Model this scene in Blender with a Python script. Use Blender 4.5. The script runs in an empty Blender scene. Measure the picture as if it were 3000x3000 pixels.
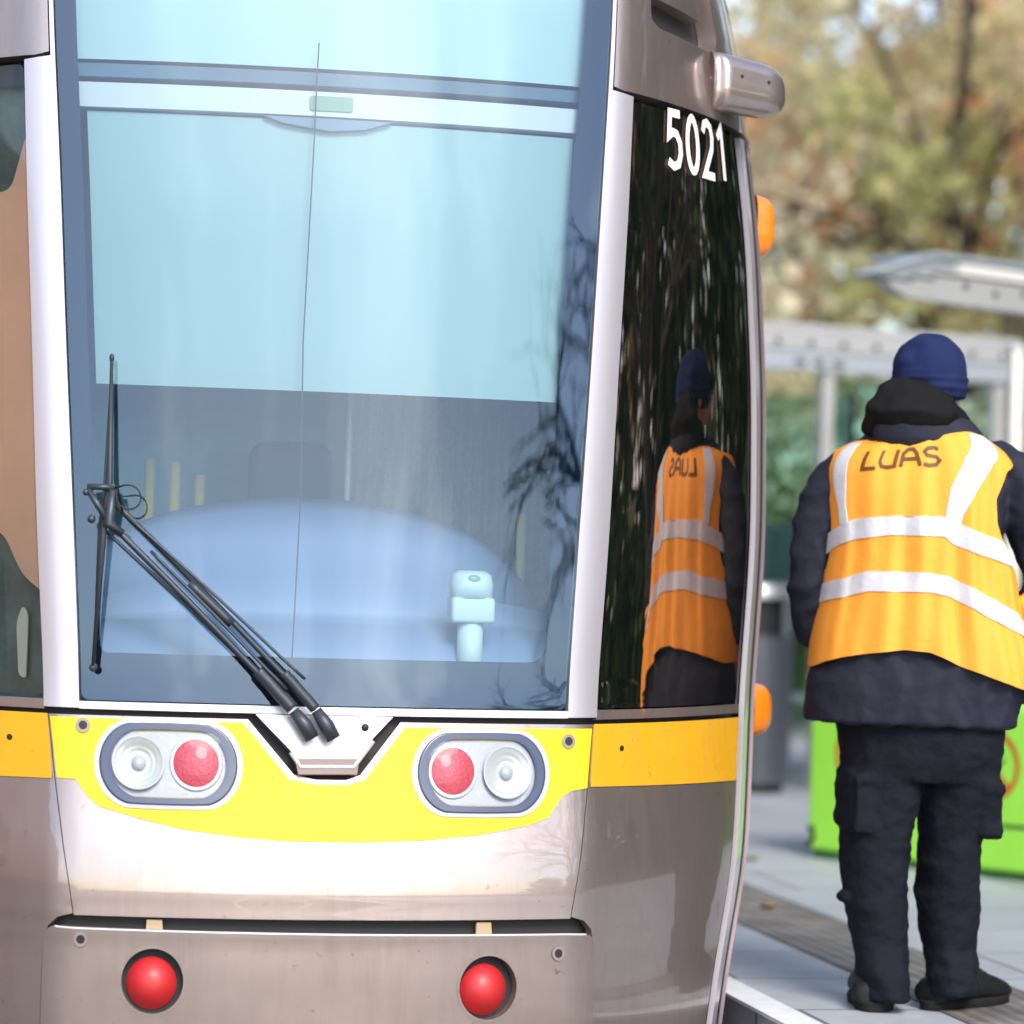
import bpy, bmesh, math, random
from mathutils import Vector, Matrix, noise
from mathutils.geometry import delaunay_2d_cdt
random.seed(7)
S=bpy.context.scene
COL=S.collection
PI=math.pi
# ------------------------------------------------------------------ camera
cam=bpy.data.objects.new('camera',bpy.data.cameras.new('camera')); COL.objects.link(cam)
CR=Vector((0.98012561,-0.19609795,0.02998957)); CU=Vector((-0.03330247,-0.01361791,0.99935254)); CF=Vector((0.19556259,0.98048975,0.01987781))
M=Matrix.Identity(4)
for i in range(3):
    M[i][0]=CR[i]; M[i][1]=CU[i]; M[i][2]=-CF[i]
M[0][3],M[1][3],M[2][3]=-.976,-7.07,1.107
cam.matrix_world=M
cam.data.sensor_width=36; cam.data.lens=108; cam.data.clip_end=500; cam.data.clip_start=.05
cam.data.dof.use_dof=True; cam.data.dof.focus_distance=7.35; cam.data.dof.aperture_fstop=1.9
S.camera=cam
# ------------------------------------------------------------------ sky, sun, exposure
SUN_EL=math.radians(40); SUN_AZ=math.radians(6)     # azimuth measured from straight behind the camera (-Y) towards -X when negative
w=bpy.data.worlds.new('World'); S.world=w; w.use_nodes=True
nt=w.node_tree; bg=nt.nodes['Background']; sky=nt.nodes.new('ShaderNodeTexSky'); sky.sky_type='NISHITA'; sky.sun_disc=False
sd=Vector((math.sin(SUN_AZ)*math.cos(SUN_EL),-math.cos(SUN_AZ)*math.cos(SUN_EL),math.sin(SUN_EL)))
sky.sun_elevation=SUN_EL; sky.sun_rotation=math.atan2(sd.x,sd.y); sky.air_density=1.0; sky.dust_density=1.2; sky.ozone_density=1.2

wtc=nt.nodes.new('ShaderNodeTexCoord'); wmp=nt.nodes.new('ShaderNodeMapping'); wmp.inputs['Scale'].default_value=(1.6,1.6,1.0); wmp.inputs['Location'].default_value=(3.1,.4,.7)
wnz=nt.nodes.new('ShaderNodeTexNoise'); wnz.inputs['Scale'].default_value=2.2; wnz.inputs['Detail'].default_value=9; wnz.inputs['Roughness'].default_value=.58; wnz.inputs['Distortion'].default_value=.5
wrp=nt.nodes.new('ShaderNodeValToRGB'); wrp.color_ramp.elements[0].position=.50; wrp.color_ramp.elements[1].position=.68; wrp.color_ramp.elements[1].color=(.85,.85,.85,1)
wbw=nt.nodes.new('ShaderNodeRGBToBW'); wmu=nt.nodes.new('ShaderNodeMath'); wmu.operation='MULTIPLY'; wmu.inputs[1].default_value=1.75; wmx=nt.nodes.new('ShaderNodeMix'); wmx.data_type='RGBA'
nt.links.new(wtc.outputs['Generated'],wmp.inputs[0]); nt.links.new(wmp.outputs[0],wnz.inputs['Vector']); nt.links.new(wnz.outputs[0],wrp.inputs[0]); nt.links.new(sky.outputs[0],wbw.inputs[0]); nt.links.new(wbw.outputs[0],wmu.inputs[0])
nt.links.new(wrp.outputs[0],wmx.inputs[0]); nt.links.new(sky.outputs[0],wmx.inputs[6]); nt.links.new(wmu.outputs[0],wmx.inputs[7]); nt.links.new(wmx.outputs[2],bg.inputs[0]); bg.inputs[1].default_value=.13
sl=bpy.data.lights.new('sun','SUN'); sl.energy=1.5; sl.angle=math.radians(22); sl.color=(1,.93,.84)
so=bpy.data.objects.new('sun',sl); COL.objects.link(so); so.rotation_euler=sd.to_track_quat('Z','Y').to_euler()
S.view_settings.view_transform='Standard'; S.view_settings.look='None'; S.view_settings.exposure=1.25; S.view_settings.gamma=1
# ------------------------------------------------------------------ helpers
def tag(o,label=None,cat=None,group=None,kind=None):
    for k,v in (('label',label),('category',cat),('group',group),('kind',kind)):
        if v: o[k]=v
    return o
def link(name,me,mat=None,parent=None):
    o=bpy.data.objects.new(name,me); COL.objects.link(o)
    if mat:
        for m in (mat if isinstance(mat,(list,tuple)) else [mat]): me.materials.append(m)
    if parent: o.parent=parent; o.matrix_parent_inverse=parent_inv(parent)
    return o
def world_of(o):
    m=Matrix.LocRotScale(o.location,o.rotation_euler,o.scale)
    return (world_of(o.parent)@o.matrix_parent_inverse@m) if o.parent else m
def parent_inv(p): return world_of(p).inverted()
def empty(name,loc,label,cat,group=None):
    o=bpy.data.objects.new(name,None); COL.objects.link(o); o.location=loc; o.empty_display_size=.2
    return tag(o,label,cat,group)
def mesh(name,V_,F_,smooth=True):
    me=bpy.data.meshes.new(name); me.from_pydata([tuple(v) for v in V_],[],F_); me.validate(); me.update()
    if smooth: me.polygons.foreach_set('use_smooth',[True]*len(me.polygons))
    return me
class MB:
    def __init__(s): s.v=[];s.f=[];s.mi=[]
    def add(s,V_,F_,m=0):
        n=len(s.v); s.v+=[tuple(v) for v in V_]; s.f+=[tuple(i+n for i in f) for f in F_]; s.mi+=[m]*len(F_); return s
    def box(s,a,b,m=0,bev=0.,R=None,c=None):
        bm=bmesh.new(); bmesh.ops.create_cube(bm,size=1)
        d=[b[i]-a[i] for i in range(3)]; o=[(b[i]+a[i])/2 for i in range(3)]
        for v in bm.verts: v.co=Vector((v.co.x*d[0]+o[0],v.co.y*d[1]+o[1],v.co.z*d[2]+o[2]))
        if bev: bmesh.ops.bevel(bm,geom=list(bm.edges),offset=bev,segments=3,profile=.5,affect='EDGES')
        if R is not None:
            for v in bm.verts: v.co=R@v.co+Vector(c)
        bm.verts.index_update(); s.add([v.co.copy() for v in bm.verts],[[v.index for v in f.verts] for f in bm.faces],m); bm.free(); return s
    def tube(s,pts,r,n=10,m=0,cap=True):
        P=[Vector(p) for p in pts]; rs=r if isinstance(r,(list,tuple)) else [r]*len(P)
        V_=[];up=None
        for i,p in enumerate(P):
            t=(P[min(i+1,len(P)-1)]-P[max(i-1,0)]).normalized()
            if up is None: up=Vector((0,0,1)) if abs(t.z)<.9 else Vector((1,0,0))
            a=t.cross(up)
            if a.length<1e-5: a=t.cross(Vector((0,1,0)))
            a.normalize(); b=t.cross(a).normalized(); up=a.cross(t)*1.0
            for k in range(n):
                q=2*PI*k/n; V_.append(p+a*rs[i]*math.cos(q)+b*rs[i]*math.sin(q))
        F_=[[i*n+k,i*n+(k+1)%n,(i+1)*n+(k+1)%n,(i+1)*n+k] for i in range(len(P)-1) for k in range(n)]
        if cap: F_+= [list(range(n))[::-1],[(len(P)-1)*n+k for k in range(n)]]
        return s.add(V_,F_,m)
    def loft(s,rings,n=28,p=2.,m=0):
        # rings: (cx,cy,z,rx,ry[,tiltx,tilty])
        V_=[]
        for r in rings:
            cx,cy,z,rx,ry=r[:5]; tx,ty=(r[5],r[6]) if len(r)>5 else (0,0)
            for k in range(n):
                q=2*PI*k/n; c,d=math.cos(q),math.sin(q); g=(abs(c)**p+abs(d)**p)**(-1/p)
                V_.append((cx+rx*c*g,cy+ry*d*g,z+tx*rx*c*g+ty*ry*d*g))
        L=len(rings)
        F_=[[i*n+k,i*n+(k+1)%n,(i+1)*n+(k+1)%n,(i+1)*n+k] for i in range(L-1) for k in range(n)]+[list(range(n))[::-1],[(L-1)*n+k for k in range(n)]]
        return s.add(V_,F_,m)
    def sphere(s,c,r,m=0,R=None,n=16):
        bm=bmesh.new(); bmesh.ops.create_uvsphere(bm,u_segments=n,v_segments=n//2+2,radius=1)
        rr=r if isinstance(r,(list,tuple)) else (r,r,r)
        for v in bm.verts:
            q=Vector((v.co.x*rr[0],v.co.y*rr[1],v.co.z*rr[2]))
            if R is not None: q=R@q
            v.co=q+Vector(c)
        bm.verts.index_update(); s.add([v.co.copy() for v in bm.verts],[[v.index for v in f.verts] for f in bm.faces],m); bm.free(); return s
    def build(s,name,mat,parent=None,smooth=False):
        me=mesh(name,s.v,s.f,smooth)
        o=link(name,me,mat,parent)
        if any(s.mi) and len(me.polygons)==len(s.mi): me.polygons.foreach_set('material_index',s.mi)
        return o
    def remesh(s,name,mat,parent,vox,smooth_it=6,disp=None):
        tmp=link(name,mesh(name,s.v,s.f),None,None)
        r=tmp.modifiers.new('r','REMESH'); r.mode='VOXEL'; r.voxel_size=vox
        q=tmp.modifiers.new('s','SMOOTH'); q.iterations=smooth_it; q.factor=.5
        dg=bpy.context.evaluated_depsgraph_get(); me=bpy.data.meshes.new_from_object(tmp.evaluated_get(dg))
        old=tmp.data; bpy.data.objects.remove(tmp); bpy.data.meshes.remove(old)
        me.name=name
        if disp:
            ns=[v.normal.copy() for v in me.vertices]
            for v,nn in zip(me.vertices,ns): v.co=v.co+nn*disp(v.co)
        me.polygons.foreach_set('use_smooth',[True]*len(me.polygons)); me.update()
        return link(name,me,mat,parent)
def auto_smooth(o,deg=35):
    bm=bmesh.new(); bm.from_mesh(o.data)
    for e in bm.edges:
        if len(e.link_faces)==2 and e.calc_face_angle(0)>math.radians(deg): e.smooth=False
    for f in bm.faces: f.smooth=True
    bm.to_mesh(o.data); bm.free(); return o
# ------------------------------------------------------------------ materials
MATS={}
def mat(name,col,rough=.5,metal=0.,coat=0.,coatr=.05,spec=.5,bump=None,var=None,aniso=0,emis=None,sheen=0,dirt=0):
    if name in MATS: return MATS[name]
    m=bpy.data.materials.new(name); m.use_nodes=True; n=m.node_tree.nodes; l=m.node_tree.links; b=n['Principled BSDF']
    b.inputs['Base Color'].default_value=(*col,1); b.inputs['Roughness'].default_value=rough; b.inputs['Metallic'].default_value=metal
    b.inputs['Coat Weight'].default_value=coat; b.inputs['Coat Roughness'].default_value=coatr; b.inputs['Specular IOR Level'].default_value=spec
    if sheen: b.inputs['Sheen Weight'].default_value=sheen
    tc=n.new('ShaderNodeTexCoord')
    if var:   # (scale, amount[, second colour])
        nz=n.new('ShaderNodeTexNoise'); nz.inputs['Scale'].default_value=var[0]; nz.inputs['Detail'].default_value=6; nz.inputs['Roughness'].default_value=.65
        l.new(tc.outputs['Object'],nz.inputs['Vector'])
        rp=n.new('ShaderNodeValToRGB'); rp.color_ramp.elements[0].position=.3; rp.color_ramp.elements[1].position=.7
        c2=var[2] if len(var)>2 else tuple(c*(1-var[1]) for c in col)
        rp.color_ramp.elements[0].color=(*c2,1); rp.color_ramp.elements[1].color=(*[min(1,c*(1+var[1]*.4)) for c in col],1)
        l.new(nz.outputs[0],rp.inputs[0]); l.new(rp.outputs[0],b.inputs['Base Color'])
    if dirt:
        src=b.inputs['Base Color'].links[0].from_socket if b.inputs['Base Color'].links else None
        mp=n.new('ShaderNodeMapping'); mp.inputs['Scale'].default_value=(14,14,1.6); l.new(tc.outputs['Object'],mp.inputs[0])
        s1=n.new('ShaderNodeTexNoise'); s1.inputs['Scale'].default_value=1; s1.inputs['Detail'].default_value=7; s1.inputs['Roughness'].default_value=.7; l.new(mp.outputs[0],s1.inputs['Vector'])
        s2=n.new('ShaderNodeTexNoise'); s2.inputs['Scale'].default_value=38; s2.inputs['Detail'].default_value=3; l.new(tc.outputs['Object'],s2.inputs['Vector'])
        r1=n.new('ShaderNodeMapRange'); r1.inputs[1].default_value=.48; r1.inputs[2].default_value=.75; r1.inputs[4].default_value=dirt; l.new(s1.outputs[0],r1.inputs[0])
        r2=n.new('ShaderNodeMapRange'); r2.inputs[1].default_value=.69; r2.inputs[2].default_value=.76; r2.inputs[4].default_value=min(1,dirt*2.2); l.new(s2.outputs[0],r2.inputs[0])
        mxx=n.new('ShaderNodeMath'); mxx.operation='MAXIMUM'; l.new(r1.outputs[0],mxx.inputs[0]); l.new(r2.outputs[0],mxx.inputs[1])
        cm=n.new('ShaderNodeMix'); cm.data_type='RGBA'; l.new(mxx.outputs[0],cm.inputs[0]); cm.inputs[6].default_value=(*col,1); cm.inputs[7].default_value=(.13,.105,.08,1)
        if src: l.new(src,cm.inputs[6])
        l.new(cm.outputs[2],b.inputs['Base Color'])
        rr=n.new('ShaderNodeMapRange'); rr.inputs[1].default_value=.3; rr.inputs[2].default_value=.8; rr.inputs[3].default_value=rough*.85; rr.inputs[4].default_value=min(1,rough*1.5); l.new(s1.outputs[0],rr.inputs[0]); l.new(rr.outputs[0],b.inputs['Roughness'])
    if bump:  # (scale, strength, distance)
        nz=n.new('ShaderNodeTexNoise'); nz.inputs['Scale'].default_value=bump[0]; nz.inputs['Detail'].default_value=4
        l.new(tc.outputs['Object'],nz.inputs['Vector'])
        bp=n.new('ShaderNodeBump'); bp.inputs['Strength'].default_value=bump[1]; bp.inputs['Distance'].default_value=bump[2]
        l.new(nz.outputs[0],bp.inputs['Height']); l.new(bp.outputs[0],b.inputs['Normal'])
    MATS[name]=m; return m
def glass(name,tint,refl_col,refl,rough=.0,base=None):
    # architectural glass: transparent tint + mirror layer weighted by fresnel
    m=bpy.data.materials.new(name); m.use_nodes=True; n=m.node_tree.nodes; l=m.node_tree.links; n.clear()
    out=n.new('ShaderNodeOutputMaterial'); mx=n.new('ShaderNodeMixShader')
    if base is None:
        t=n.new('ShaderNodeBsdfTransparent'); t.inputs[0].default_value=(*tint,1)
    else:
        t=n.new('ShaderNodeBsdfDiffuse'); t.inputs[0].default_value=(*base,1)
    g=n.new('ShaderNodeBsdfGlossy'); g.inputs['Color'].default_value=(*refl_col,1); g.inputs['Roughness'].default_value=rough
    fr=n.new('ShaderNodeFresnel'); fr.inputs[0].default_value=1.5
    mr=n.new('ShaderNodeMapRange'); mr.inputs[1].default_value=.04; mr.inputs[2].default_value=1; mr.inputs[3].default_value=refl; mr.inputs[4].default_value=1
    l.new(fr.outputs[0],mr.inputs[0]); l.new(mr.outputs[0],mx.inputs[0]); l.new(t.outputs[0],mx.inputs[1]); l.new(g.outputs[0],mx.inputs[2]); l.new(mx.outputs[0],out.inputs[0])
    return m
PAINT=mat('tram_paint',(.43,.34,.31),rough=.34,metal=.8,coat=1,coatr=.02,var=(3,.05),dirt=.22); PAINT.node_tree.nodes['Principled BSDF'].inputs['Coat IOR'].default_value=1.9
SILVER=mat('tram_silver',(.62,.58,.62),rough=.34,metal=.55,coat=.8,coatr=.05)
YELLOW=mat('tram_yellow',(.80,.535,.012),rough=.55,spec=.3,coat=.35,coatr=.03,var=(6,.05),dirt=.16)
YELLOW_SHADED=mat('tram_yellow_shaded',(.72,.36,.008),rough=.5,spec=.4,coat=.7,coatr=.03,var=(6,.08),dirt=.22)  # band yellow darkened, shade on corners and sides put into the colour
BLACK=mat('black_rubber',(.012,.012,.014),rough=.6)
DARK=mat('dark_shell',(.02,.02,.022),rough=.7)
STEEL=mat('brushed_steel',(.55,.55,.57),rough=.3,metal=.9)
SLATE=mat('lamp_bezel',(.045,.06,.115),rough=.35,coat=.6,coatr=.1)
FRIT=glass('screen_border',None,(.62,.78,1.0),.04,base=(.010,.014,.028))
WGLASS=glass('windscreen_glass',(.76,.87,.90),(.68,.79,.92),.105)
SGLASS=glass('side_glass',None,(1,.76,.66),.33,base=(.004,.006,.006))
# ------------------------------------------------------------------ tram surface: u runs round the nose (1 = screen edge, 2 = pillar edge, 3 = corner panel end, 4 = side), z is height over the platform
def itp(x,xs,ys):
    if x<=xs[0]: return ys[0]
    for i in range(len(xs)-1):
        if x<=xs[i+1]:
            t=(x-xs[i])/(xs[i+1]-xs[i]); return ys[i]+(ys[i+1]-ys[i])*t
    return ys[-1]
def smo(x,xs,ys,h=.06):
    return (itp(x-2*h,xs,ys)+itp(x-h,xs,ys)*2+itp(x,xs,ys)*2+itp(x+h,xs,ys)*2+itp(x+2*h,xs,ys))/8
YC=([-.6,-.3,.0,.22,.28,.34,.40,.49,.6,.8,1.3,2.0,2.6,2.9,3.05],[-.07,-.095,-.104,-.096,-.089,-.097,-.093,-.073,-.042,0,.05,.13,.22,.32,.45])
W1=([-.6,.3,.8,1.2,1.6,2.0,2.4,2.7,3.05],[.568,.568,.574,.599,.626,.650,.677,.69,.66])
W2=([-.6,.3,.8,1.2,1.6,2.0,2.4,2.7,3.05],[.646,.646,.653,.682,.703,.727,.746,.757,.73])
W3=([-.6,-.1,.1,.3,.6,1.2,1.6,2.0,2.4,2.8,3.05],[1.10,1.165,1.195,1.245,1.287,1.335,1.33,1.297,1.23,1.12,.98])
XS=.02
N=24
def arc(a0,a1,t):
    # unit-length arc whose direction turns from a0 to a1 (deg), point at fraction t
    n=max(1,int(N*t+.5)) if t>0 else 0
    x=y=0.
    for i in range(n):
        m=(i+.5)/n*t; a=math.radians(a0+(a1-a0)*m); x+=math.cos(a)*t/n; y+=math.sin(a)*t/n
    return x,y
A12=arc(13,37,1); A23=arc(37,57,1); A34=arc(57,86,1)
def base(u,z):
    s=1 if u>=0 else -1; u=abs(u)
    w1=smo(z,*W1);w2=smo(z,*W2);w4=smo(z,*W3);w3=w4-.15;y0=smo(z,*YC,h=.042)
    if u<=1: return (s*w1*u+XS,y0+.065*u*u,z)
    y=y0+.065; L=(w2-w1)/A12[0]
    if u<=2:
        a=arc(13,37,u-1); return (s*(w1+L*a[0])+XS,y+L*a[1],z)
    y+=L*A12[1]; L=(w3-w2)/A23[0]
    if u<=3:
        a=arc(37,57,u-2); return (s*(w2+L*a[0])+XS,y+L*a[1],z)
    y+=L*A23[1]; L=(w4-w3)/A34[0]
    if u<=4:
        a=arc(57,86,u-3); return (s*(w3+L*a[0])+XS,y+L*a[1],z)
    y+=L*A34[1]; t=u-4
    return (s*(w4+.03*(1-math.exp(-t*3)))+XS,y+t,z)
def T(u,z,off=0.):
    p=base(u,z)
    if off:
        e=.004; a=base(u-e,z);b=base(u+e,z);c=base(u,z-e);d=base(u,z+e)
        t=[b[i]-a[i] for i in range(3)];v=[d[i]-c[i] for i in range(3)]
        n=[t[1]*v[2]-t[2]*v[1],t[2]*v[0]-t[0]*v[2],t[0]*v[1]-t[1]*v[0]]
        l=math.sqrt(sum(q*q for q in n)); return tuple(p[i]+n[i]/l*off for i in range(3))
    return p

UM=[0,1,2,3,4,5]; MM=[0,.60,.69,1.30,1.40,2.40]
def u2m(u): s=1 if u>=0 else -1; u=abs(u); return s*(itp(u,UM,MM) if u<5 else 2.4+u-5)
def m2u(m): s=1 if m>=0 else -1; m=abs(m); return s*(itp(m,MM,UM) if m<2.4 else 5+m-2.4)
def dens(poly,step):
    out=[]
    for i,p in enumerate(poly):
        q=poly[(i+1)%len(poly)]; d=math.hypot(q[0]-p[0],q[1]-p[1]); n=max(1,int(d/step))
        out+=[(p[0]+(q[0]-p[0])*k/n,p[1]+(q[1]-p[1])*k/n) for k in range(n)]
    return out
def roundc(poly,rad,seg=5):
    # round polygon corners; rad may be a list
    out=[];n=len(poly)
    for i,p in enumerate(poly):
        r=rad[i] if isinstance(rad,(list,tuple)) else rad
        a=Vector(poly[i-1])-Vector(p); b=Vector(poly[(i+1)%n])-Vector(p); P=Vector(p)
        if r<=0: out.append(p); continue
        r=min(r,a.length*.48,b.length*.48); A=P+a.normalized()*r; B=P+b.normalized()*r
        for k in range(seg+1):
            t=k/seg; q=A*(1-t)**2+P*2*t*(1-t)+B*t*t; out.append((q.x,q.y))
    return out
def inpoly(x,y,loops):
    c=False
    for L in loops:
        j=len(L)-1
        for i in range(len(L)):
            if (L[i][1]>y)!=(L[j][1]>y) and x<(L[j][0]-L[i][0])*(y-L[i][1])/(L[j][1]-L[i][1])+L[i][0]: c=not c
            j=i
    return c
def cdt(loops,step,istep):
    loops=[dens(L,step) for L in loops]
    vs=[];es=[]
    for L in loops:
        n=len(vs); vs+=[Vector(p) for p in L]; es+=[(n+i,n+(i+1)%len(L)) for i in range(len(L))]
    nb=len(vs)
    xs=[p[0] for p in loops[0]];ys=[p[1] for p in loops[0]]
    x=min(xs)+istep/2
    while x<max(xs):
        y=min(ys)+istep/2
        while y<max(ys):
            if inpoly(x,y,loops) and min((v.x-x)**2+(v.y-y)**2 for v in vs[:nb])>(istep*.35)**2: vs.append(Vector((x,y)))
            y+=istep
        x+=istep
    r=delaunay_2d_cdt(vs,es,[],0,1e-7)
    V2=[(v.x,v.y) for v in r[0]]; F2=[]
    for f in r[2]:
        cx=sum(V2[i][0] for i in f)/3; cy=sum(V2[i][1] for i in f)/3
        if inpoly(cx,cy,loops):
            a=(V2[f[1]][0]-V2[f[0]][0])*(V2[f[2]][1]-V2[f[0]][1])-(V2[f[1]][1]-V2[f[0]][1])*(V2[f[2]][0]-V2[f[0]][0])
            F2.append(tuple(f) if a>0 else tuple(f[::-1]))
    return V2,F2
def sheet(name,mapf,loops,mt,parent,off=0.,th=.012,step=.02,istep=.05,back=False):
    """surface piece: loops in metric (m,z), thickness th inward, rolled edge"""
    V2,F2=cdt(loops,step,istep)
    edge={}
    for f in F2:
        for i in range(3):
            a,b=f[i],f[(i+1)%3]; edge[(a,b)]=1
    bnd=[(a,b) for (a,b) in edge if (b,a) not in edge]
    V_=[mapf(x,y,off) for x,y in V2]; F_=[list(f) for f in F2]; n0=len(F_)
    if th:
        idx={}
        def dv(i,o,k):
            if (i,k) not in idx: idx[(i,k)]=len(V_); V_.append(mapf(V2[i][0],V2[i][1],o))
            return idx[(i,k)]
        for a,b in bnd: F_.append([dv(b,off,0),dv(a,off,0),dv(a,off-th,1),dv(b,off-th,1)])
        if back:
            n=len(V_); V_+=[mapf(x,y,off-th) for x,y in V2]; F_+=[[i+n for i in f[::-1]] for f in F2]
    me=mesh(name,V_,F_)
    if len(me.vertices)==len(V_):
        cn=[]
        for x,y in V2:
            a_=Vector(mapf(x+.003,y,off))-Vector(mapf(x-.003,y,off)); b_=Vector(mapf(x,y+.003,off))-Vector(mapf(x,y-.003,off)); cn.append(tuple(a_.cross(b_).normalized()))
        cn+=[(0,0,0)]*(len(V_)-len(cn)); me.normals_split_custom_set_from_vertices(cn)
    return link(name,me,mt,parent)
def Tm(m,z,off=0.): return T(m2u(m),z,off)
def uz(l): return [(u2m(u),z) for u,z in l]
def mirror(l): return [(-x,y) for x,y in l][::-1]
def capf(name,mapf,cx,cz,outl,prof,mt,parent,na=48,nr=8,f0=0.):
    """domed cap: outl(theta)->(dx,dz), prof(f)->offset, f from f0..1"""
    V_=[];F_=[];fs=[f0+(1-f0)*i/nr for i in range(nr+1)]
    for f in fs:
        for k in range(na):
            q=2*PI*k/na; dx,dz=outl(q); V_.append(mapf(cx+dx*f,cz+dz*f,prof(f)))
    for i in range(nr):
        for k in range(na): F_.append([i*na+k,(i+1)*na+k,(i+1)*na+(k+1)%na,i*na+(k+1)%na])
    me=mesh(name,V_,F_); return link(name,me,mt,parent)
def circ(r,rz=None):
    rz=rz or r
    return lambda q:(r*math.cos(q),rz*math.sin(q))
def pill(hw,hh,rx):
    def f(q):
        c,s=math.cos(q),math.sin(q); return ((hw-rx)*(1 if c>0 else -1)*min(1,abs(c)*6)+rx*c, hh*s)
    return f

tram=empty('tram',(0.02,.2,-.3),'silver mauve tram with yellow front band, its big windscreen and wiper facing the camera','tram')
# --- dark liner behind the panels so the gaps read black
def full(z0,z1,um=15): return [(-u2m(um),z0),(u2m(um),z0),(u2m(um),z1),(-u2m(um),z1)]
def strip(name,mt,parent,z0,z1,off,us,nz):
    V_=[];F_=[]
    for j in range(nz+1):
        for u in us: V_.append(T(u,z0+(z1-z0)*j/nz,off))
    n=len(us)
    for j in range(nz):
        for i in range(n-1): F_.append([j*n+i,j*n+i+1,(j+1)*n+i+1,(j+1)*n+i])
    return link(name,mesh(name,V_,F_),mt,parent)
ua=[k*.125 for k in range(0,9)]+[1+k*.125 for k in range(1,9)]+[2+k*.05 for k in range(1,21)]+[3+k*.125 for k in range(1,9)]
uside=[4.3,4.7,5.2,6,8,10,13,16]
allu=sorted([-u for u in ua+uside]+ua[1:]+uside+[0.0]); allu=sorted(set(allu))
strip('inner_liner',DARK,tram,-.5,.77,-.03,allu,20)
strip('inner_liner',DARK,tram,2.62,3.05,-.03,allu,8)
for _s in (1,-1): strip('inner_liner',DARK,tram,2.24,2.62,-.055,[_s*(1.08+.12*k) for k in range(19)][::_s],6)
# --- nose panel with the wiper notch
seamR=[(1.86,.752),(1.67,.62),(1.40,.455),(1.10,.302)]
seamL=[(-1.10,.302),(-1.40,.455),(-1.67,.62),(-1.86,.752)]
nose=uz(seamL[:])+uz([(-.335,.752),(-.15,.628),(-.06,.618),(.06,.618),(.12,.63),(.285,.752)])+uz(seamR)
nose=nose[::-1]
noseo=sheet('nose_panel',Tm,[nose],PAINT,tram,off=0,th=.02,step=.02,istep=.025)
yel=uz([(-1.80,.746),(-.355,.744),(-.17,.618),(-.07,.607),(.07,.607),(.14,.62),(.305,.740),(1.80,.742),(1.62,.603),(1.114,.597),(.977,.586),(.945,.562),(.914,.535),(.82,.5174),(.63,.4974),(.406,.4847),(.185,.4786),(0,.478),(-.19,.479),(-.371,.4856),(-.595,.5003),(-.756,.5215),(-.922,.5469),(-.97,.5698),(-1.084,.606),(-1.60,.608)])[::-1]
sheet('yellow_band',Tm,[yel],YELLOW,noseo,off=.003,th=.0025,step=.015,istep=.025)
for u,z in ((-.985,.728),(1.017,.712)):
    capf('bolt_ring',Tm,u2m(u),z,circ(.017),lambda f:.0065,mat('bolt_washer',(.30,.25,.22),.5,.5),noseo,20,2,.6); capf('bolt_hole',Tm,u2m(u),z,circ(.011),lambda f:.006,BLACK,noseo,20,2)
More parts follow.
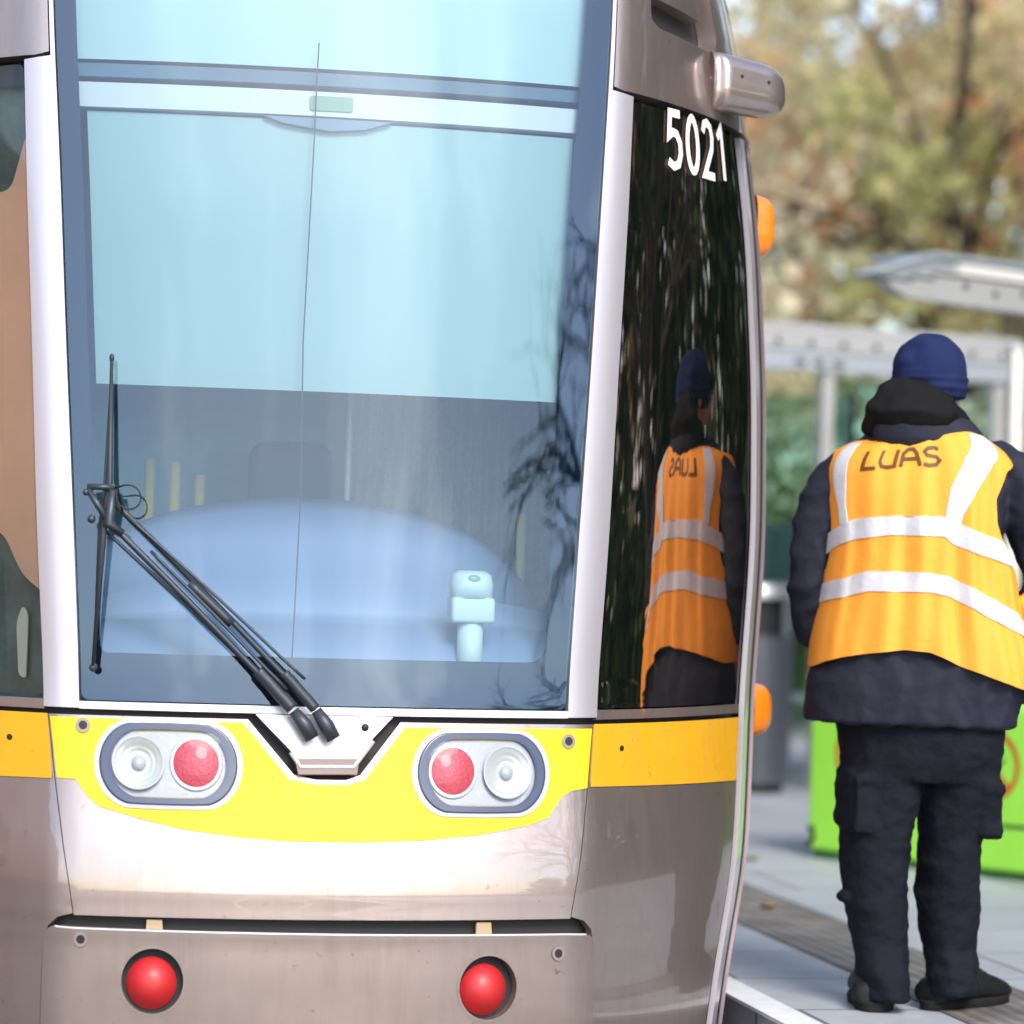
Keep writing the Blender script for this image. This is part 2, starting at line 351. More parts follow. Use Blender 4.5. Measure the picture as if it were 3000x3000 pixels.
# --- corner panels
cor=uz([(1.885,.752),(1.70,.62),(1.43,.455),(1.13,.306),(1.55,.296),(1.82,.275),(1.95,.235),(1.97,.18),(1.97,-.42),(3.0,-.42),(3.02,.752)])
cyl=uz([(1.89,.7525),(1.74,.606),(3.0,.592),(3.01,.7515)])
POSTP=mat('door_post_paint',(.20,.15,.16),.4,.5,coat=.6,coatr=.1)
LGLASS=glass('cab_glass_clear',(.97,.97,.95),(.9,.95,1),.06)
for sgn in (1,-1):
    P=cor if sgn>0 else mirror(cor); P=P[::-1] if sgn>0 else P[::-1]
    c=sheet('corner_panel',Tm,[P],PAINT,tram,th=.02,step=.02,istep=.025)
    Q=cyl if sgn>0 else mirror(cyl)
    sheet('yellow_band',Tm,[Q],YELLOW_SHADED,c,off=.003,th=.0025,step=.02,istep=.025)
    capf('panel_bolt',Tm,sgn*u2m(2.13),.693,circ(.007),lambda f:.004,mat('bolt',(.08,.07,.06),.4,.8),c,14,2)
    # pillar with the strip that runs up beside the screen
    pil=uz([(1.008,.768),(1.985,.768),(1.985,2.287),(1.14,2.296),(1.13,2.66),(1.008,2.66)])
    sheet('pillar',Tm,[pil if sgn>0 else mirror(pil)],SILVER,tram,off=.003,th=.02,step=.03,istep=.03)
    # side cab window, bonded dark glass
    win=roundc(uz([(2.01,.79),(2.995,.79),(2.995,2.262),(2.01,2.278)]),.02)
    wo=sheet('cab_side_window',Tm,[win if sgn>0 else mirror(win)],SGLASS if sgn>0 else LGLASS,tram,off=-.004,th=.01,step=.03,istep=.03)
    sl_=uz([(1.99,.763),(3.02,.763),(3.02,.786),(1.99,.786)])
    sheet('window_sill',Tm,[sl_ if sgn>0 else mirror(sl_)],PAINT,tram,off=.0,th=.01)
    # upper corner panel with recess
    up=uz([(1.19,2.306),(1.6,2.298),(3.02,2.283),(4.28,2.275),(4.28,2.95),(1.16,2.95)]); rec=roundc(uz([(2.13,2.495),(2.20,2.476),(2.84,2.452),(2.92,2.50),(2.9,2.8),(2.12,2.8)]),.02)
    if sgn>0: uo=sheet('upper_corner_panel',Tm,[up,rec],PAINT,tram,off=.002,th=.05,step=.025,istep=.04)
    else: uo=sheet('upper_corner_panel',Tm,[mirror(up),mirror(rec)],PAINT,tram,off=.002,th=.05,step=.025,istep=.04)
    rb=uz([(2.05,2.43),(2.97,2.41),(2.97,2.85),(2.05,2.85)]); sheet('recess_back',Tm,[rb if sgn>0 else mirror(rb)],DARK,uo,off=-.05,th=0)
    # mauve mirror arm cover folded into the recess
    mb=MB(); 
    mcv=roundc(uz([(2.23,2.556),(2.80,2.533),(2.86,2.78),(2.18,2.78)]),.03)
    sheet('mirror_cover',Tm,[mcv if sgn>0 else mirror(mcv)],PAINT,uo,off=-.012,th=.04,step=.02,istep=.03)
    # camera pod: rounded housing standing proud of the corner
    V_=[];F_=[]; nu,nv=26,14
    u0,u1,z0,z1=2.66,3.75,2.315,2.415
    def podp(a,b):
        # a 0..1 along, b angle around the cross-section half ring
        L=Vector(T(sgn*u0,2.365)); Rr=Vector(T(sgn*2.98,2.365))
        return L,Rr
    A=Vector(T(sgn*2.74,2.385)); D=Vector((sgn*.93,.36,-.02)).normalized(); Nn=Vector((sgn*.36,-.93,0)).normalized(); Z=Vector((0,0,1))
    Lp=.232
    for i in range(nu+1):
        t=i/nu; 
        e=(1-max(0,(t-.62)/.38)**2.6)**.5 if t<1 else .02
        e=max(e,.04); s0=min(1,.80+.55*t) ; st=max(.0,min(1,t*12))**.5
        hz=.074*(1.0-.10*t)*e; dn=(.052)*(.35+.65*st)*e+.002
        c=A+D*(Lp*t)+Z*(-.012*t)
        for k in range(nv*2):
            q=PI*k/nv; cc,ss=math.cos(q),math.sin(q); g=(abs(cc)**3+abs(ss)**3)**(-1/3)
            V_.append(c+Nn*(dn*ss*g)+Z*(hz*cc*g))
    m_=nv*2
    for i in range(nu):
        for k in range(m_):
            f=[i*m_+k,i*m_+(k+1)%m_,(i+1)*m_+(k+1)%m_,(i+1)*m_+k]; F_.append(f if sgn>0 else f[::-1])
    F_.append(list(range(m_))); F_.append([nu*m_+k for k in range(m_)])
    po=link('camera_housing',mesh('camera_housing',V_,F_),PAINT,uo)
    for t,h in ((.27,.012),(.64,.008)):
        MB().sphere(A+D*(Lp*t)+Nn*.0515+Z*h,(.006,.006,.006),n=10).build('screw',BLACK,po,True)
    # door post strips behind the corner
    for (ua_,ub_,mt_,of) in ((3.10,3.20,SILVER,.004),(3.22,3.46,BLACK,-.006),(3.50,4.25,POSTP,.002)):
        q=uz([(ua_,-.42),(ub_,-.42),(ub_,2.265),(ua_,2.265)]); sheet('door_post_strip',Tm,[q if sgn>0 else mirror(q)],mt_,tram,off=of,th=.014,step=.04,istep=.05)
    # side body: door, window band, panels
    for (ua_,ub_,za,zb,mt_,nm) in ((4.3,14.9,-.42,.59,PAINT,'side_panel'),(4.3,14.9,.597,.757,YELLOW_SHADED,'yellow_band'),(4.3,14.9,.765,.86,PAINT,'side_panel'),(4.3,5.55,.87,2.26,SGLASS,'side_window'),(5.6,7.9,.87,2.26,SGLASS,'side_window'),(7.95,10.9,.87,2.26,SGLASS,'side_window'),(10.95,14.9,.87,2.26,SGLASS,'side_window'),(4.3,14.9,2.27,2.95,PAINT,'side_panel')):
        V_=[];F_=[]; us=[ua_+(ub_-ua_)*k/40 for k in range(41)]; 
        if sgn<0: us=[-u for u in us][::-1]
        nz=8
        for j in range(nz+1):
            for u in us: V_.append(T(u,za+(zb-za)*j/nz,.0))
        for j in range(nz):
            for i in range(40): F_.append([j*41+i,j*41+i+1,(j+1)*41+i+1,(j+1)*41+i])
        link(nm,mesh(nm,V_,F_),mt_,tram)
    strip('window_rubber',BLACK,tram,.76,2.28,-.012,[sgn*u for u in (3.03,3.5,4,4.3,4.7,5.2,6,8,10,13,16)][::sgn],6)
# --- roof
V_=[];F_=[]; rows=[]
us=allu
for j in range(9):
    z=2.955+.14*math.sin(PI/2*j/8); k=math.cos(PI/2*j/8)
    for u in us:
        p=T(u,2.955); V_.append((p[0]*(.6+.4*k),p[1]+(.7 if p[1]<3 else 0)*(1-k),z+.12*j/8))
n=len(us)
for j in range(8):
    for i in range(n-1): F_.append([j*n+i,j*n+i+1,(j+1)*n+i+1,(j+1)*n+i])
F_.append([8*n+i for i in range(n)])
link('roof',mesh('roof',V_,F_),PAINT,tram)
MB().box((-1.15,12.55,-.35),(1.19,12.6,3.05)).build('rear_wall',PAINT,tram)
MB().box((-1.0,.95,-.32),(1.04,12.5,-.12)).build('underframe',BLACK,tram)
# number on the side glass: strokes laid on the surface
WHITE=mat('white_vinyl',(.85,.85,.85),.5)
def glyph_strokes(ch):
    g={'5':[[(.86,1),(.18,1),(.12,.56),(.35,.64),(.62,.62),(.84,.46),(.86,.26),(.72,.06),(.42,0),(.08,.08)]],
       '0':[[(.5+.38*math.cos(PI/2+2*PI*k/22),.5+.5*math.sin(PI/2+2*PI*k/22)) for k in range(23)]],
       '2':[[(.1,.80),(.24,.96),(.5,1),(.76,.93),(.86,.74),(.78,.52),(.4,.24),(.1,0),(.9,0)]],
       '1':[[(.14,.78),(.56,1.0),(.56,0)]]}
    return g[ch]
def stroke_poly(pts,w,mapf,name,mt,parent,off,sx,sz):
    """ribbons along a polyline on a surface"""
    V_=[];F_=[];n=len(pts)
    closed=math.hypot(pts[0][0]-pts[-1][0],pts[0][1]-pts[-1][1])<1e-4
    for i,p in enumerate(pts):
        a=pts[i-1] if i>0 else (pts[-2] if closed else pts[0]); b=pts[i+1] if i<n-1 else (pts[1] if closed else pts[-1])
        d1=Vector((p[0]-a[0],p[1]-a[1])); d2=Vector((b[0]-p[0],b[1]-p[1]))
        if d1.length<1e-9:d1=d2
        if d2.length<1e-9:d2=d1
        d1.normalize();d2.normalize(); t=(d1+d2)
        t=t.normalized() if t.length>1e-6 else d1
        nn=Vector((-t.y,t.x)); k=1/max(.45,nn.dot(Vector((-d1.y,d1.x))))
        ex=Vector((0,0))
        if not closed and i==0: ex=-t*0
        for s_ in (-1,1): V_.append(mapf(p[0]+nn.x*w/2*k*s_,p[1]+nn.y*w/2*k*s_,off))
    for i in range(n-1): F_.append([2*i,2*i+1,2*i+3,2*i+2][::-1])
    return V_,F_
def lettering(word,x0,x1,zf,h,w,mapf,name,mt,parent,off,glyph,gap=.18):
    mb=MB(); n=len(word); cw=(x1-x0)/(n+gap*(n-1))
    for i,ch in enumerate(word):
        ox=x0+cw*i*(1+gap)
        for st in glyph(ch):
            P=[(ox+cw*a,zf(ox+cw*a)+h*b) for a,b in dens_open(st,.12)]
            V_,F_=stroke_poly(P,w,mapf,name,mt,parent,off,1,1); mb.add(V_,F_)
    return mb.build(name,mt,parent)
def dens_open(p,s):
    out=[p[0]]
    for a,b in zip(p,p[1:]):
        n=max(1,int(math.hypot(b[0]-a[0],b[1]-a[1])/s)); out+=[(a[0]+(b[0]-a[0])*k/n,a[1]+(b[1]-a[1])*k/n) for k in range(1,n+1)]
    return out
sidewin=[o for o in tram.children if o.name.startswith('cab_side_window')][0]
lettering('5021',u2m(2.265),u2m(2.87),lambda m:2.135,.135,.021,Tm,'fleet_number',WHITE,sidewin,.0015,glyph_strokes,.24)
# --- windscreen
sc_=roundc(uz([(-.992,.787),(.992,.787),(.996,2.66),(-.996,2.66)]),[.02,.02,0,0])
ws=sheet('windscreen',Tm,[sc_],WGLASS,tram,off=0,th=0,step=.03,istep=.05)
inner=roundc(uz([(-.915,.897),(.90,.897),(.89,1.2),(.878,1.75),(.885,2.1),(.905,2.5),(.91,2.62),(-.925,2.62),(-.922,1.6),(-.918,1.2)]),[.02,.05,0,0,0,0,0,0,0,0])
sheet('screen_border',Tm,[sc_,inner],FRIT,ws,off=-.006,th=.004,step=.03,istep=.04)
sheet('screen_trim',Tm,[uz([(-1.0,.766),(1.0,.766),(1.0,.783),(-1.0,.783)])],SILVER,tram,off=.004,th=.02)
wire=[(-.075,2.36),(-.082,2.27),(-.089,2.14),(-.11,1.85),(-.125,1.636),(-.13,1.27),(-.146,1.05),(-.161,.865)]
MB().tube([T(u,z,-.012) for u,z in wire],.0018,6).build('screen_cable',mat('cable',(.02,.03,.05),.5),tram,True)
# --- headlights
CLEAR=bpy.data.materials.new('lens_clear'); CLEAR.use_nodes=True
_n=CLEAR.node_tree.nodes;_l=CLEAR.node_tree.links;_n.clear();_o=_n.new('ShaderNodeOutputMaterial');_m=_n.new('ShaderNodeMixShader');_t=_n.new('ShaderNodeBsdfTransparent');_t.inputs[0].default_value=(.93,.95,.97,1);_g=_n.new('ShaderNodeBsdfGlossy');_g.inputs[1].default_value=.08;_f=_n.new('ShaderNodeFresnel');_f.inputs[0].default_value=1.22
_l.new(_f.outputs[0],_m.inputs[0]);_l.new(_t.outputs[0],_m.inputs[1]);_l.new(_g.outputs[0],_m.inputs[2]);_l.new(_m.outputs[0],_o.inputs[0])
REFL=mat('lamp_reflector',(.40,.42,.46),.5,.15,bump=(60,.5,.003))
WLAMP=mat('white_lamp',(.60,.62,.58),.3,.45,coat=.3,bump=(50,.35,.002))
RLAMP=mat('red_lamp',(.50,.05,.08),.42,coat=.3,bump=(120,.9,.003))
BLACKM=mat('bolt_washer',(.30,.25,.22),.5,.5)
RED=mat('red_lens',(.50,.018,.022),.5,coat=.25,coatr=.3,bump=(90,.2,.001))
RIM=mat('white_rim',(.60,.58,.60),.4,.3)
for cu,rd,wh in ((-.648,-.540,-.766),(.625,.500,.728)):
    z0=.645 if cu<0 else .637; cm=u2m(cu)
    h=capf('headlight',Tm,cm,z0,pill(.176,.102,.094),lambda f:.0055+.004*(1-f)*8 if f>.9 else .0095,RIM,tram,64,3,.86)
    capf('bezel',Tm,cm,z0,pill(.170,.097,.089),lambda f:.012 if f<.97 else .004,SLATE,h,64,8,.80)
    capf('reflector',Tm,cm,z0,pill(.141,.075,.068),lambda f:.004,REFL,h,64,8,.0)
    wl_=capf('white_lamp',Tm,u2m(wh),z0+.001,circ(.058),lambda f:.017-.016*(1-f*f)+.0006*(int(f*9)%2),WLAMP,h,60,18,.0); capf('bulb',Tm,u2m(wh),z0,circ(.017),lambda f:.004+.014*(1-f*f)**.5,REFL,wl_,24,8,.0); capf('lamp_rim',Tm,u2m(wh),z0+.001,circ(.062),lambda f:.0175,REFL,h,40,2,.93)
    capf('lamp_rim',Tm,u2m(rd),z0+.003,circ(.064),lambda f:.010 if f<.98 else .004,RIM,h,40,4,.85)
    capf('red_lamp',Tm,u2m(rd),z0+.003,circ(.056),lambda f:.008+.012*(1-f*f),RLAMP,h,40,8,.0)
    capf('lens_cover',Tm,cm,z0,pill(.143,.077,.07),lambda f:.012+.012*(1-f**3),CLEAR,h,64,8,.0)
# --- wiper cowl in the notch
pl=uz([(-.305,.763),(-.165,.682),(-.13,.650),(.085,.650),(.155,.705),(.25,.763)])[::-1]
cowl=sheet('wiper_cowl',Tm,[pl],SILVER,tram,off=.012,th=.03,step=.02,istep=.03)
lip=uz([(-.150,.662),(.11,.664),(.10,.628),(-.135,.626)])[::-1]
sheet('cowl_lip',Tm,[lip],mat('cowl_lip_paint',(.16,.12,.115),.45,.4),cowl,off=.022,th=.03,step=.02,istep=.03)
MB().tube([T(u,z,.02) for u,z in ((-.165,.676),(-.128,.643),(.088,.645),(.165,.705))],.006,8).build('cowl_edge',RIM,cowl,True)
MB().sphere(T(.135,.737,.014),(.009,.006,.009)).build('cowl_screw',BLACK,cowl,True)
# --- wiper
def TP(l): return [T(*p) for p in l]
GREY=mat('wiper_metal',(.045,.055,.07),.4,.3)
wp=MB().tube(TP([(-.085,.705,.045),(-.115,.735,.05),(-.16,.768,.052)]),[.017,.018,.013],12).tube(TP([(.0,.705,.045),(-.03,.735,.05),(-.072,.77,.052)]),[.017,.018,.013],12).build('wiper',GREY,tram,True)
def arm(a,b,r,off0=.055,off1=.075,n=14,name='wiper_arm',m=None):
    pts=[]
    for k in range(n+1):
        t=k/n; pts.append(T(a[0]+(b[0]-a[0])*t,a[1]+(b[1]-a[1])*t,off0+(off1-off0)*t))
    return MB().tube(pts,r,8).build(name,m or GREY,wp,True)
arm((-.165,.772),(-.853,1.19),.0075); arm((-.072,.772),(-.832,1.235),.0075)
arm((-.190,.815),(-.70,1.125),.004,.07,.085); arm((-.27,.835),(-.868,1.17),.0045,.05,.06); arm((-.12,.84),(-.78,1.20),.0035,.075,.09)
arm((-.165,.772),(-.30,.86),.016,.055,.06); arm((-.075,.772),(-.2,.855),.013,.055,.06)
arm((-.40,.965),(-.56,1.055),.011,.062,.07,6,'arm_joint')
MB().tube(TP([(-.926,1.268,.085),(-.826,1.268,.085)]),.007,8).tube(TP([(-.924,1.262,.085),(-.853,1.19,.08)]),.008,8).tube(TP([(-.83,1.262,.085),(-.855,1.185,.08),(-.80,1.165,.08)]),[.011,.013,.008],8).sphere(T(-.93,1.255,.09),.008,n=10).sphere(T(-.915,1.195,.08),.010,n=10).build('wiper_bracket',GREY,wp,True)
MB().tube(TP([(-.829,1.565,.05),(-.846,1.28,.07),(-.872,1.18,.07),(-.934,.862,.045)]),[.004,.007,.008,.004],8).tube(TP([(-.835,1.53,.03),(-.87,1.28,.04),(-.895,1.18,.04),(-.936,.87,.02)]),[.003,.004,.004,.003],6).sphere(T(-.829,1.572,.045),(.006,.008,.011),n=8).sphere(T(-.934,.858,.04),(.010,.008,.010),n=8).build('wiper_blade',mat('blade',(.03,.035,.045),.5),wp,True)
hose=[(-.835,1.265,.08)]+[(-.775+.045*math.cos(1.9-2*PI*k/16*.9),1.245+.028*math.sin(1.9-2*PI*k/16*.9),.10) for k in range(17)]+[(-.80,1.21,.08)]
MB().tube(TP(hose),.0022,6).build('washer_hose',BLACK,wp,True)
# --- bumper
bp_=roundc(uz([(-1.93,-.42),(1.93,-.42),(1.93,.264),(-1.93,.277)]),[0,0,.035,.04])
holes=[[(u2m(c)+.073*math.cos(2*PI*k/40),zc+.073*math.sin(2*PI*k/40)) for k in range(40)] for c,zc in ((-.700,.158),(.662,.146))]
PAINT2=mat('bumper_paint',(.30,.24,.215),rough=.38,metal=.6,coat=.8,coatr=.08,var=(2.2,.22),dirt=.3,bump=(14,.05,.002))
bo=sheet('bumper_panel',Tm,[bp_]+holes,PAINT2,tram,off=.004,th=.03,step=.012,istep=.03)
MB().tube([T(-1.62+.0648*k,.276-.011*k/50-.002,.002) for k in range(51)],.0035,6).build('edge_highlight',RIM,bo,True)  # pale tube standing in for the highlight along the bumper top
for u,z in ((-.984,.248),(.962,.222)):
    capf('bolt_ring',Tm,u2m(u),z,circ(.017),lambda f:.008,BLACKM,bo,20,2,.6); capf('bolt_hole',Tm,u2m(u),z,circ(.011),lambda f:.006,BLACK,bo,20,2)
for c,zc in ((-.700,.158),(.662,.146)):
    m0=u2m(c)
    l=capf('bumper_light',Tm,m0-.004,zc-.006,circ(.060),lambda f:-.022+.036*(1-f**2.4),RED,tram,48,12)
    capf('light_cup',Tm,m0,zc,circ(.085),lambda f:-.028,BLACK,l,32,4)
    capf('cup_rim',Tm,m0,zc,circ(.080),lambda f:.0055,PAINT2,l,48,2,.92)
TAN=mat('tan_clip',(.45,.33,.2),.6)
for u in (-.70,.645):
    sheet('bumper_clip',Tm,[[(u2m(u)-.02,.262),(u2m(u)+.022,.262),(u2m(u)+.018,.295),(u2m(u)-.018,.295)]],TAN,tram,off=-.008,th=.01)
# --- amber markers on the right side
AMB=mat('amber_lens',(.85,.22,.01),.3,coat=.8,coatr=.08,bump=(120,.2,.001))
for sgn in (1,-1):
    for zc,hh in ((2.075,.088),(.757,.074)):
        p=Vector(T(sgn*3.85,zc)); mb=MB()
        V_=[];F_=[];na=28;nr=10
        for i in range(nr+1):
            f=i/nr
            for k in range(na):
                q=2*PI*k/na; c,s=math.cos(q),math.sin(q); g=(abs(c)**3.2+abs(s)**3.2)**(-1/3.2)
                V_.append((p.x+sgn*(.058*(1-f**3.5)**.5 -.004),p.y+.055*f*c*g,p.z+hh*f*s*g))
        for i in range(nr):
            for k in range(na):
                a=[i*na+k,(i+1)*na+k,(i+1)*na+(k+1)%na,i*na+(k+1)%na]; F_.append(a if sgn>0 else a[::-1])
        mk=link('marker_light',mesh('marker_light',V_,F_),AMB,tram)
        MB().box((p.x-.004 if sgn>0 else p.x-.012,p.y-.03,p.z-hh*.6),(p.x+.012 if sgn>0 else p.x+.004,p.y+.03,p.z+hh*.6),bev=.003).build('marker_base',BLACK,mk)
# ------------------------------------------------------------------ cab interior
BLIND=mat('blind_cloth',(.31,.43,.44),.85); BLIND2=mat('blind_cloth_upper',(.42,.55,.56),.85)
RAIL=mat('blind_rail',(.56,.57,.61),.5); CAB=mat('cab_wall',(.22,.58,.72),.7,var=(2,.3)); DASH=mat('dashboard_plastic',(.17,.25,.43),.55); SEAT=mat('seat_cloth',(.03,.06,.12),.9)
POLE=mat('yellow_pole',(.85,.70,.16),.4); POSTPL=mat('post_plastic',(.62,.75,.75),.4)  # key post is plain pale plastic, no emission
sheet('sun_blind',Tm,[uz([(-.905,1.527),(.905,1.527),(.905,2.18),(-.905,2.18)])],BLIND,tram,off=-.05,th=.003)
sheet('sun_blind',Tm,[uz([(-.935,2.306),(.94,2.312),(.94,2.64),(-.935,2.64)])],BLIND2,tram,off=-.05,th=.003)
sheet('blind_rail',Tm,[uz([(-.935,2.186),(.93,2.190),(.93,2.250),(-.935,2.246)])],RAIL,tram,off=-.035,th=.03)
sheet('rail_trim',Tm,[uz([(-.935,2.262),(.93,2.27),(.93,2.30),(-.935,2.295)])],mat('header_grey',(.07,.13,.19),.6),tram,off=-.045,th=.02)
rl=sheet('display',Tm,[roundc(uz([(-.105,2.200),(.055,2.201),(.055,2.237),(-.105,2.236)]),.008)],mat('lcd',(.12,.24,.15),.4),tram,off=-.031,th=.004)
sheet('rail_shadow',Tm,[uz([(-.27,2.182),(-.2,2.166),(-.03,2.152),(.1,2.160),(.2,2.182)])],mat('rail_shadow_grey',(.10,.17,.24),.5),tram,off=-.032,th=.02)  # dark arched sheet painted in as the shadow under the blind rail
mb=MB(); mb.box((-.95,1.25,-.0),(.99,1.30,2.9)); mb.build('cab_rear_wall',CAB,tram)
MB().box((-.88,.62,-.05),(.92,1.25,-.0)).build('cab_floor',CAB,tram)
# dashboard: arched hump
V_=[];F_=[];nx,ny=40,10
prof=[(.10,.885),(.14,.93),(.20,.97),(.27,.985),(.275,1.0),(.30,1.045),(.36,1.062),(.45,1.13),(.52,1.20),(.55,1.225)]
for j,(y,z) in enumerate(prof):
    for i in range(nx+1):
        t=-1+2*i/nx; x=.02+.60*t
        hump=1.28-.13*abs(t*1.02)**2-.10*abs(t)**6
        zz=.885+(z-.885)*(hump-.885)/(1.225-.885) if j>5 else z-.04*abs(t)**4*(j>2)
        V_.append((x,y+.06*t*t,zz))
for j in range(len(prof)-1):
    for i in range(nx): a=j*(nx+1)+i; F_.append([a,a+1,a+nx+2,a+nx+1])
n=len(V_); V_+= [(V_[(len(prof)-1)*(nx+1)+i][0],1.2,.6) for i in range(nx+1)]
for i in range(nx): a=(len(prof)-1)*(nx+1)+i; F_.append([a,a+1,n+i+1,n+i])
n=len(V_); V_+= [(V_[i][0],.12,.2) for i in range(nx+1)]
for i in range(nx): F_.append([n+i,n+i+1,i+1,i])
dash=link('dashboard',mesh('dashboard',V_,F_),DASH,tram)
MB().box((-.27,.17,.86),(.30,.25,1.0),bev=.02,R=Matrix.Rotation(-.35,3,'X'),c=(0,.31,.07)).build('instrument_panel',mat('instrument_plastic',(.24,.34,.56),.5),dash)
MB().tube([(.366,.125,.84),(.366,.125,1.0)],.031,20).box((.313,.085,.985),(.419,.165,1.047),bev=.010).loft([(.366,.125,1.043,.052,.04),(.366,.125,1.078,.052,.04),(.366,.13,1.10,.047,.038),(.366,.135,1.110,.034,.026)],24,2.4).build('key_post',POSTPL,dash,True)
MB().sphere((.366,.098,1.088),(.022,.012,.014),n=18).build('dial',mat('dial',(.25,.42,.40),.3),dash,True)
so_=MB().box((-.12,.80,.5),(.17,.92,1.26),bev=.05).box((-.095,.80,1.24),(.125,.90,1.43),bev=.045).build('driver_seat',SEAT,tram,True)
for x,y,z0,z1 in ((-.352,.83,.9,1.372),(-.287,.83,.9,1.365),(-.224,.83,.9,1.333),(.62,.83,.9,1.26)):
    MB().tube([(x,y-.03,z0),(x,y-.03,z1)],.014,10).build('grab_pole',POLE,tram,True)
MB().tube([(.155,.8,.9),(.165,.8,2.2)],.008,8).build('partition_edge',mat('pale_edge',(.6,.8,.85),.4),tram,True)
V_=[];F_=[]
for i in range(81):
    x=.20+.55*i/80; y=1.05+.02*math.sin(i*1.7)+.012*math.sin(i*.6)
    V_+=[(x,y,.85),(x,y,2.2)]
for i in range(80): F_.append([2*i,2*i+2,2*i+3,2*i+1])
link('cab_curtain',mesh('cab_curtain',V_,F_),mat('curtain_cloth',(.34,.36,.33),.9,var=(9,.5,(.12,.22,.28))),tram)
# things seen through the left cab glass: peach partition over a dark green backing
PEACH=mat('peach_upholstery',(.98,.60,.40),.7,var=(3,.12)); DGREEN=mat('cab_side_lining',(.16,.22,.19),.6,var=(7,.5)); PALE=mat('pale_handle',(.75,.80,.66),.4)
def ls(name,pts,mt,par,off): return sheet(name,Tm,[roundc(uz(pts),.03)],mt,par,off=off,th=.004,step=.03,istep=.04)
lin=ls('cab_side_lining',[(-2.97,.80),(-1.99,.80),(-1.99,2.26),(-2.97,2.25)],DGREEN,tram,-.09)
ls('partition',[(-2.96,1.25),(-2.17,1.17),(-2.10,1.07),(-2.03,1.035),(-1.97,1.03),(-1.97,2.05),(-2.04,2.12),(-2.12,1.98),(-2.96,1.95)],PEACH,tram,-.035)
ls('grab_handle',[(-2.10,1.52),(-2.075,1.49),(-2.05,1.50),(-2.03,1.56),(-2.03,1.72),(-2.05,1.76),(-2.10,1.70)],PALE,tram,-.05)
ls('grab_handle',[(-2.17,.84),(-2.14,.83),(-2.12,.98),(-2.14,1.0),(-2.17,.96)],PALE,tram,-.07)
# ------------------------------------------------------------------ person
VZ=[.74,.82,.90,.97,1.05,1.2,1.35,1.42,1.455,1.48,1.50,1.53]
VL=[1.375,1.378,1.382,1.388,1.402,1.415,1.405,1.405,1.425,1.455,1.49,1.54]
VR=[1.93,1.965,1.95,1.925,1.90,1.872,1.88,1.885,1.865,1.825,1.79,1.74]
VD=[.19,.20,.195,.19,.185,.18,.165,.15,.135,.12,.11,.09]
def sm(z,ys):
    h=.015
    return sum(itp(z+k*h,VZ,ys) for k in (-2,-1,0,1,2))/5
def V(a,z,off=0.):
    L=sm(z,VL)-off;Rr=sm(z,VR)+off;d=sm(z,VD)+off
    cx=(L+Rr)/2;rx=(Rr-L)/2
    s,c=math.sin(a),math.cos(a)
    k=(abs(s)**2.6+abs(c)**2.6)**(-1/2.6)
    f=(.007*math.sin(a*13+z*3)+.006*math.sin(a*23-z*6+1))*min(1.,1.15*(1.62-z)/.5)+.003*math.sin(z*22+a*5)*math.cos(a*3+1)
    x=cx+rx*s*k; return (x-.118*(x-1.645),.63-(d+f)*c*k-.42*(x-1.645),z)

man=empty('person',(1.66,.62,0),'person seen from behind in orange high-visibility vest, navy beanie and dark cargo trousers','person')
SKIN=mat('skin',(.62,.33,.24),.5); JACK=mat('navy_jacket',(.014,.016,.030),.75,spec=.3,bump=(13,.6,.014)); JGREY=mat('hood_fabric',(.006,.006,.007),.85,spec=.2,bump=(80,.35,.003))
TROU=mat('trouser_cloth',(.004,.0055,.0115),.85,spec=.25,bump=(16,.8,.016)); HAT=mat('beanie_knit',(.012,.020,.075),.9,spec=.2,bump=(220,.5,.002))
VEST=mat('hi_vis_orange',(.93,.36,.035),.7,bump=(26,.35,.006)); VEDGE=mat('vest_binding',(.55,.12,.01),.7); TAPE=mat('reflective_tape',(.62,.63,.67),.5,bump=(55,.5,.003),var=(9,.16)); INK=mat('print_ink',(.12,.05,.01),.6)
SHOE=mat('shoe_leather',(.007,.007,.008),.6,spec=.3,bump=(70,.4,.003)); SOLE=mat('shoe_sole',(.012,.012,.013),.8,spec=.2,bump=(90,.5,.004))
def nz(p,s,a,o=0.): return a*noise.noise(Vector(p)*s+Vector((o,o,o)))
def ridge(p,s,a,o=0.):
    n_=noise.noise(Vector(p)*s+Vector((o,o,o))); return a*(.28-abs(n_))*2.2
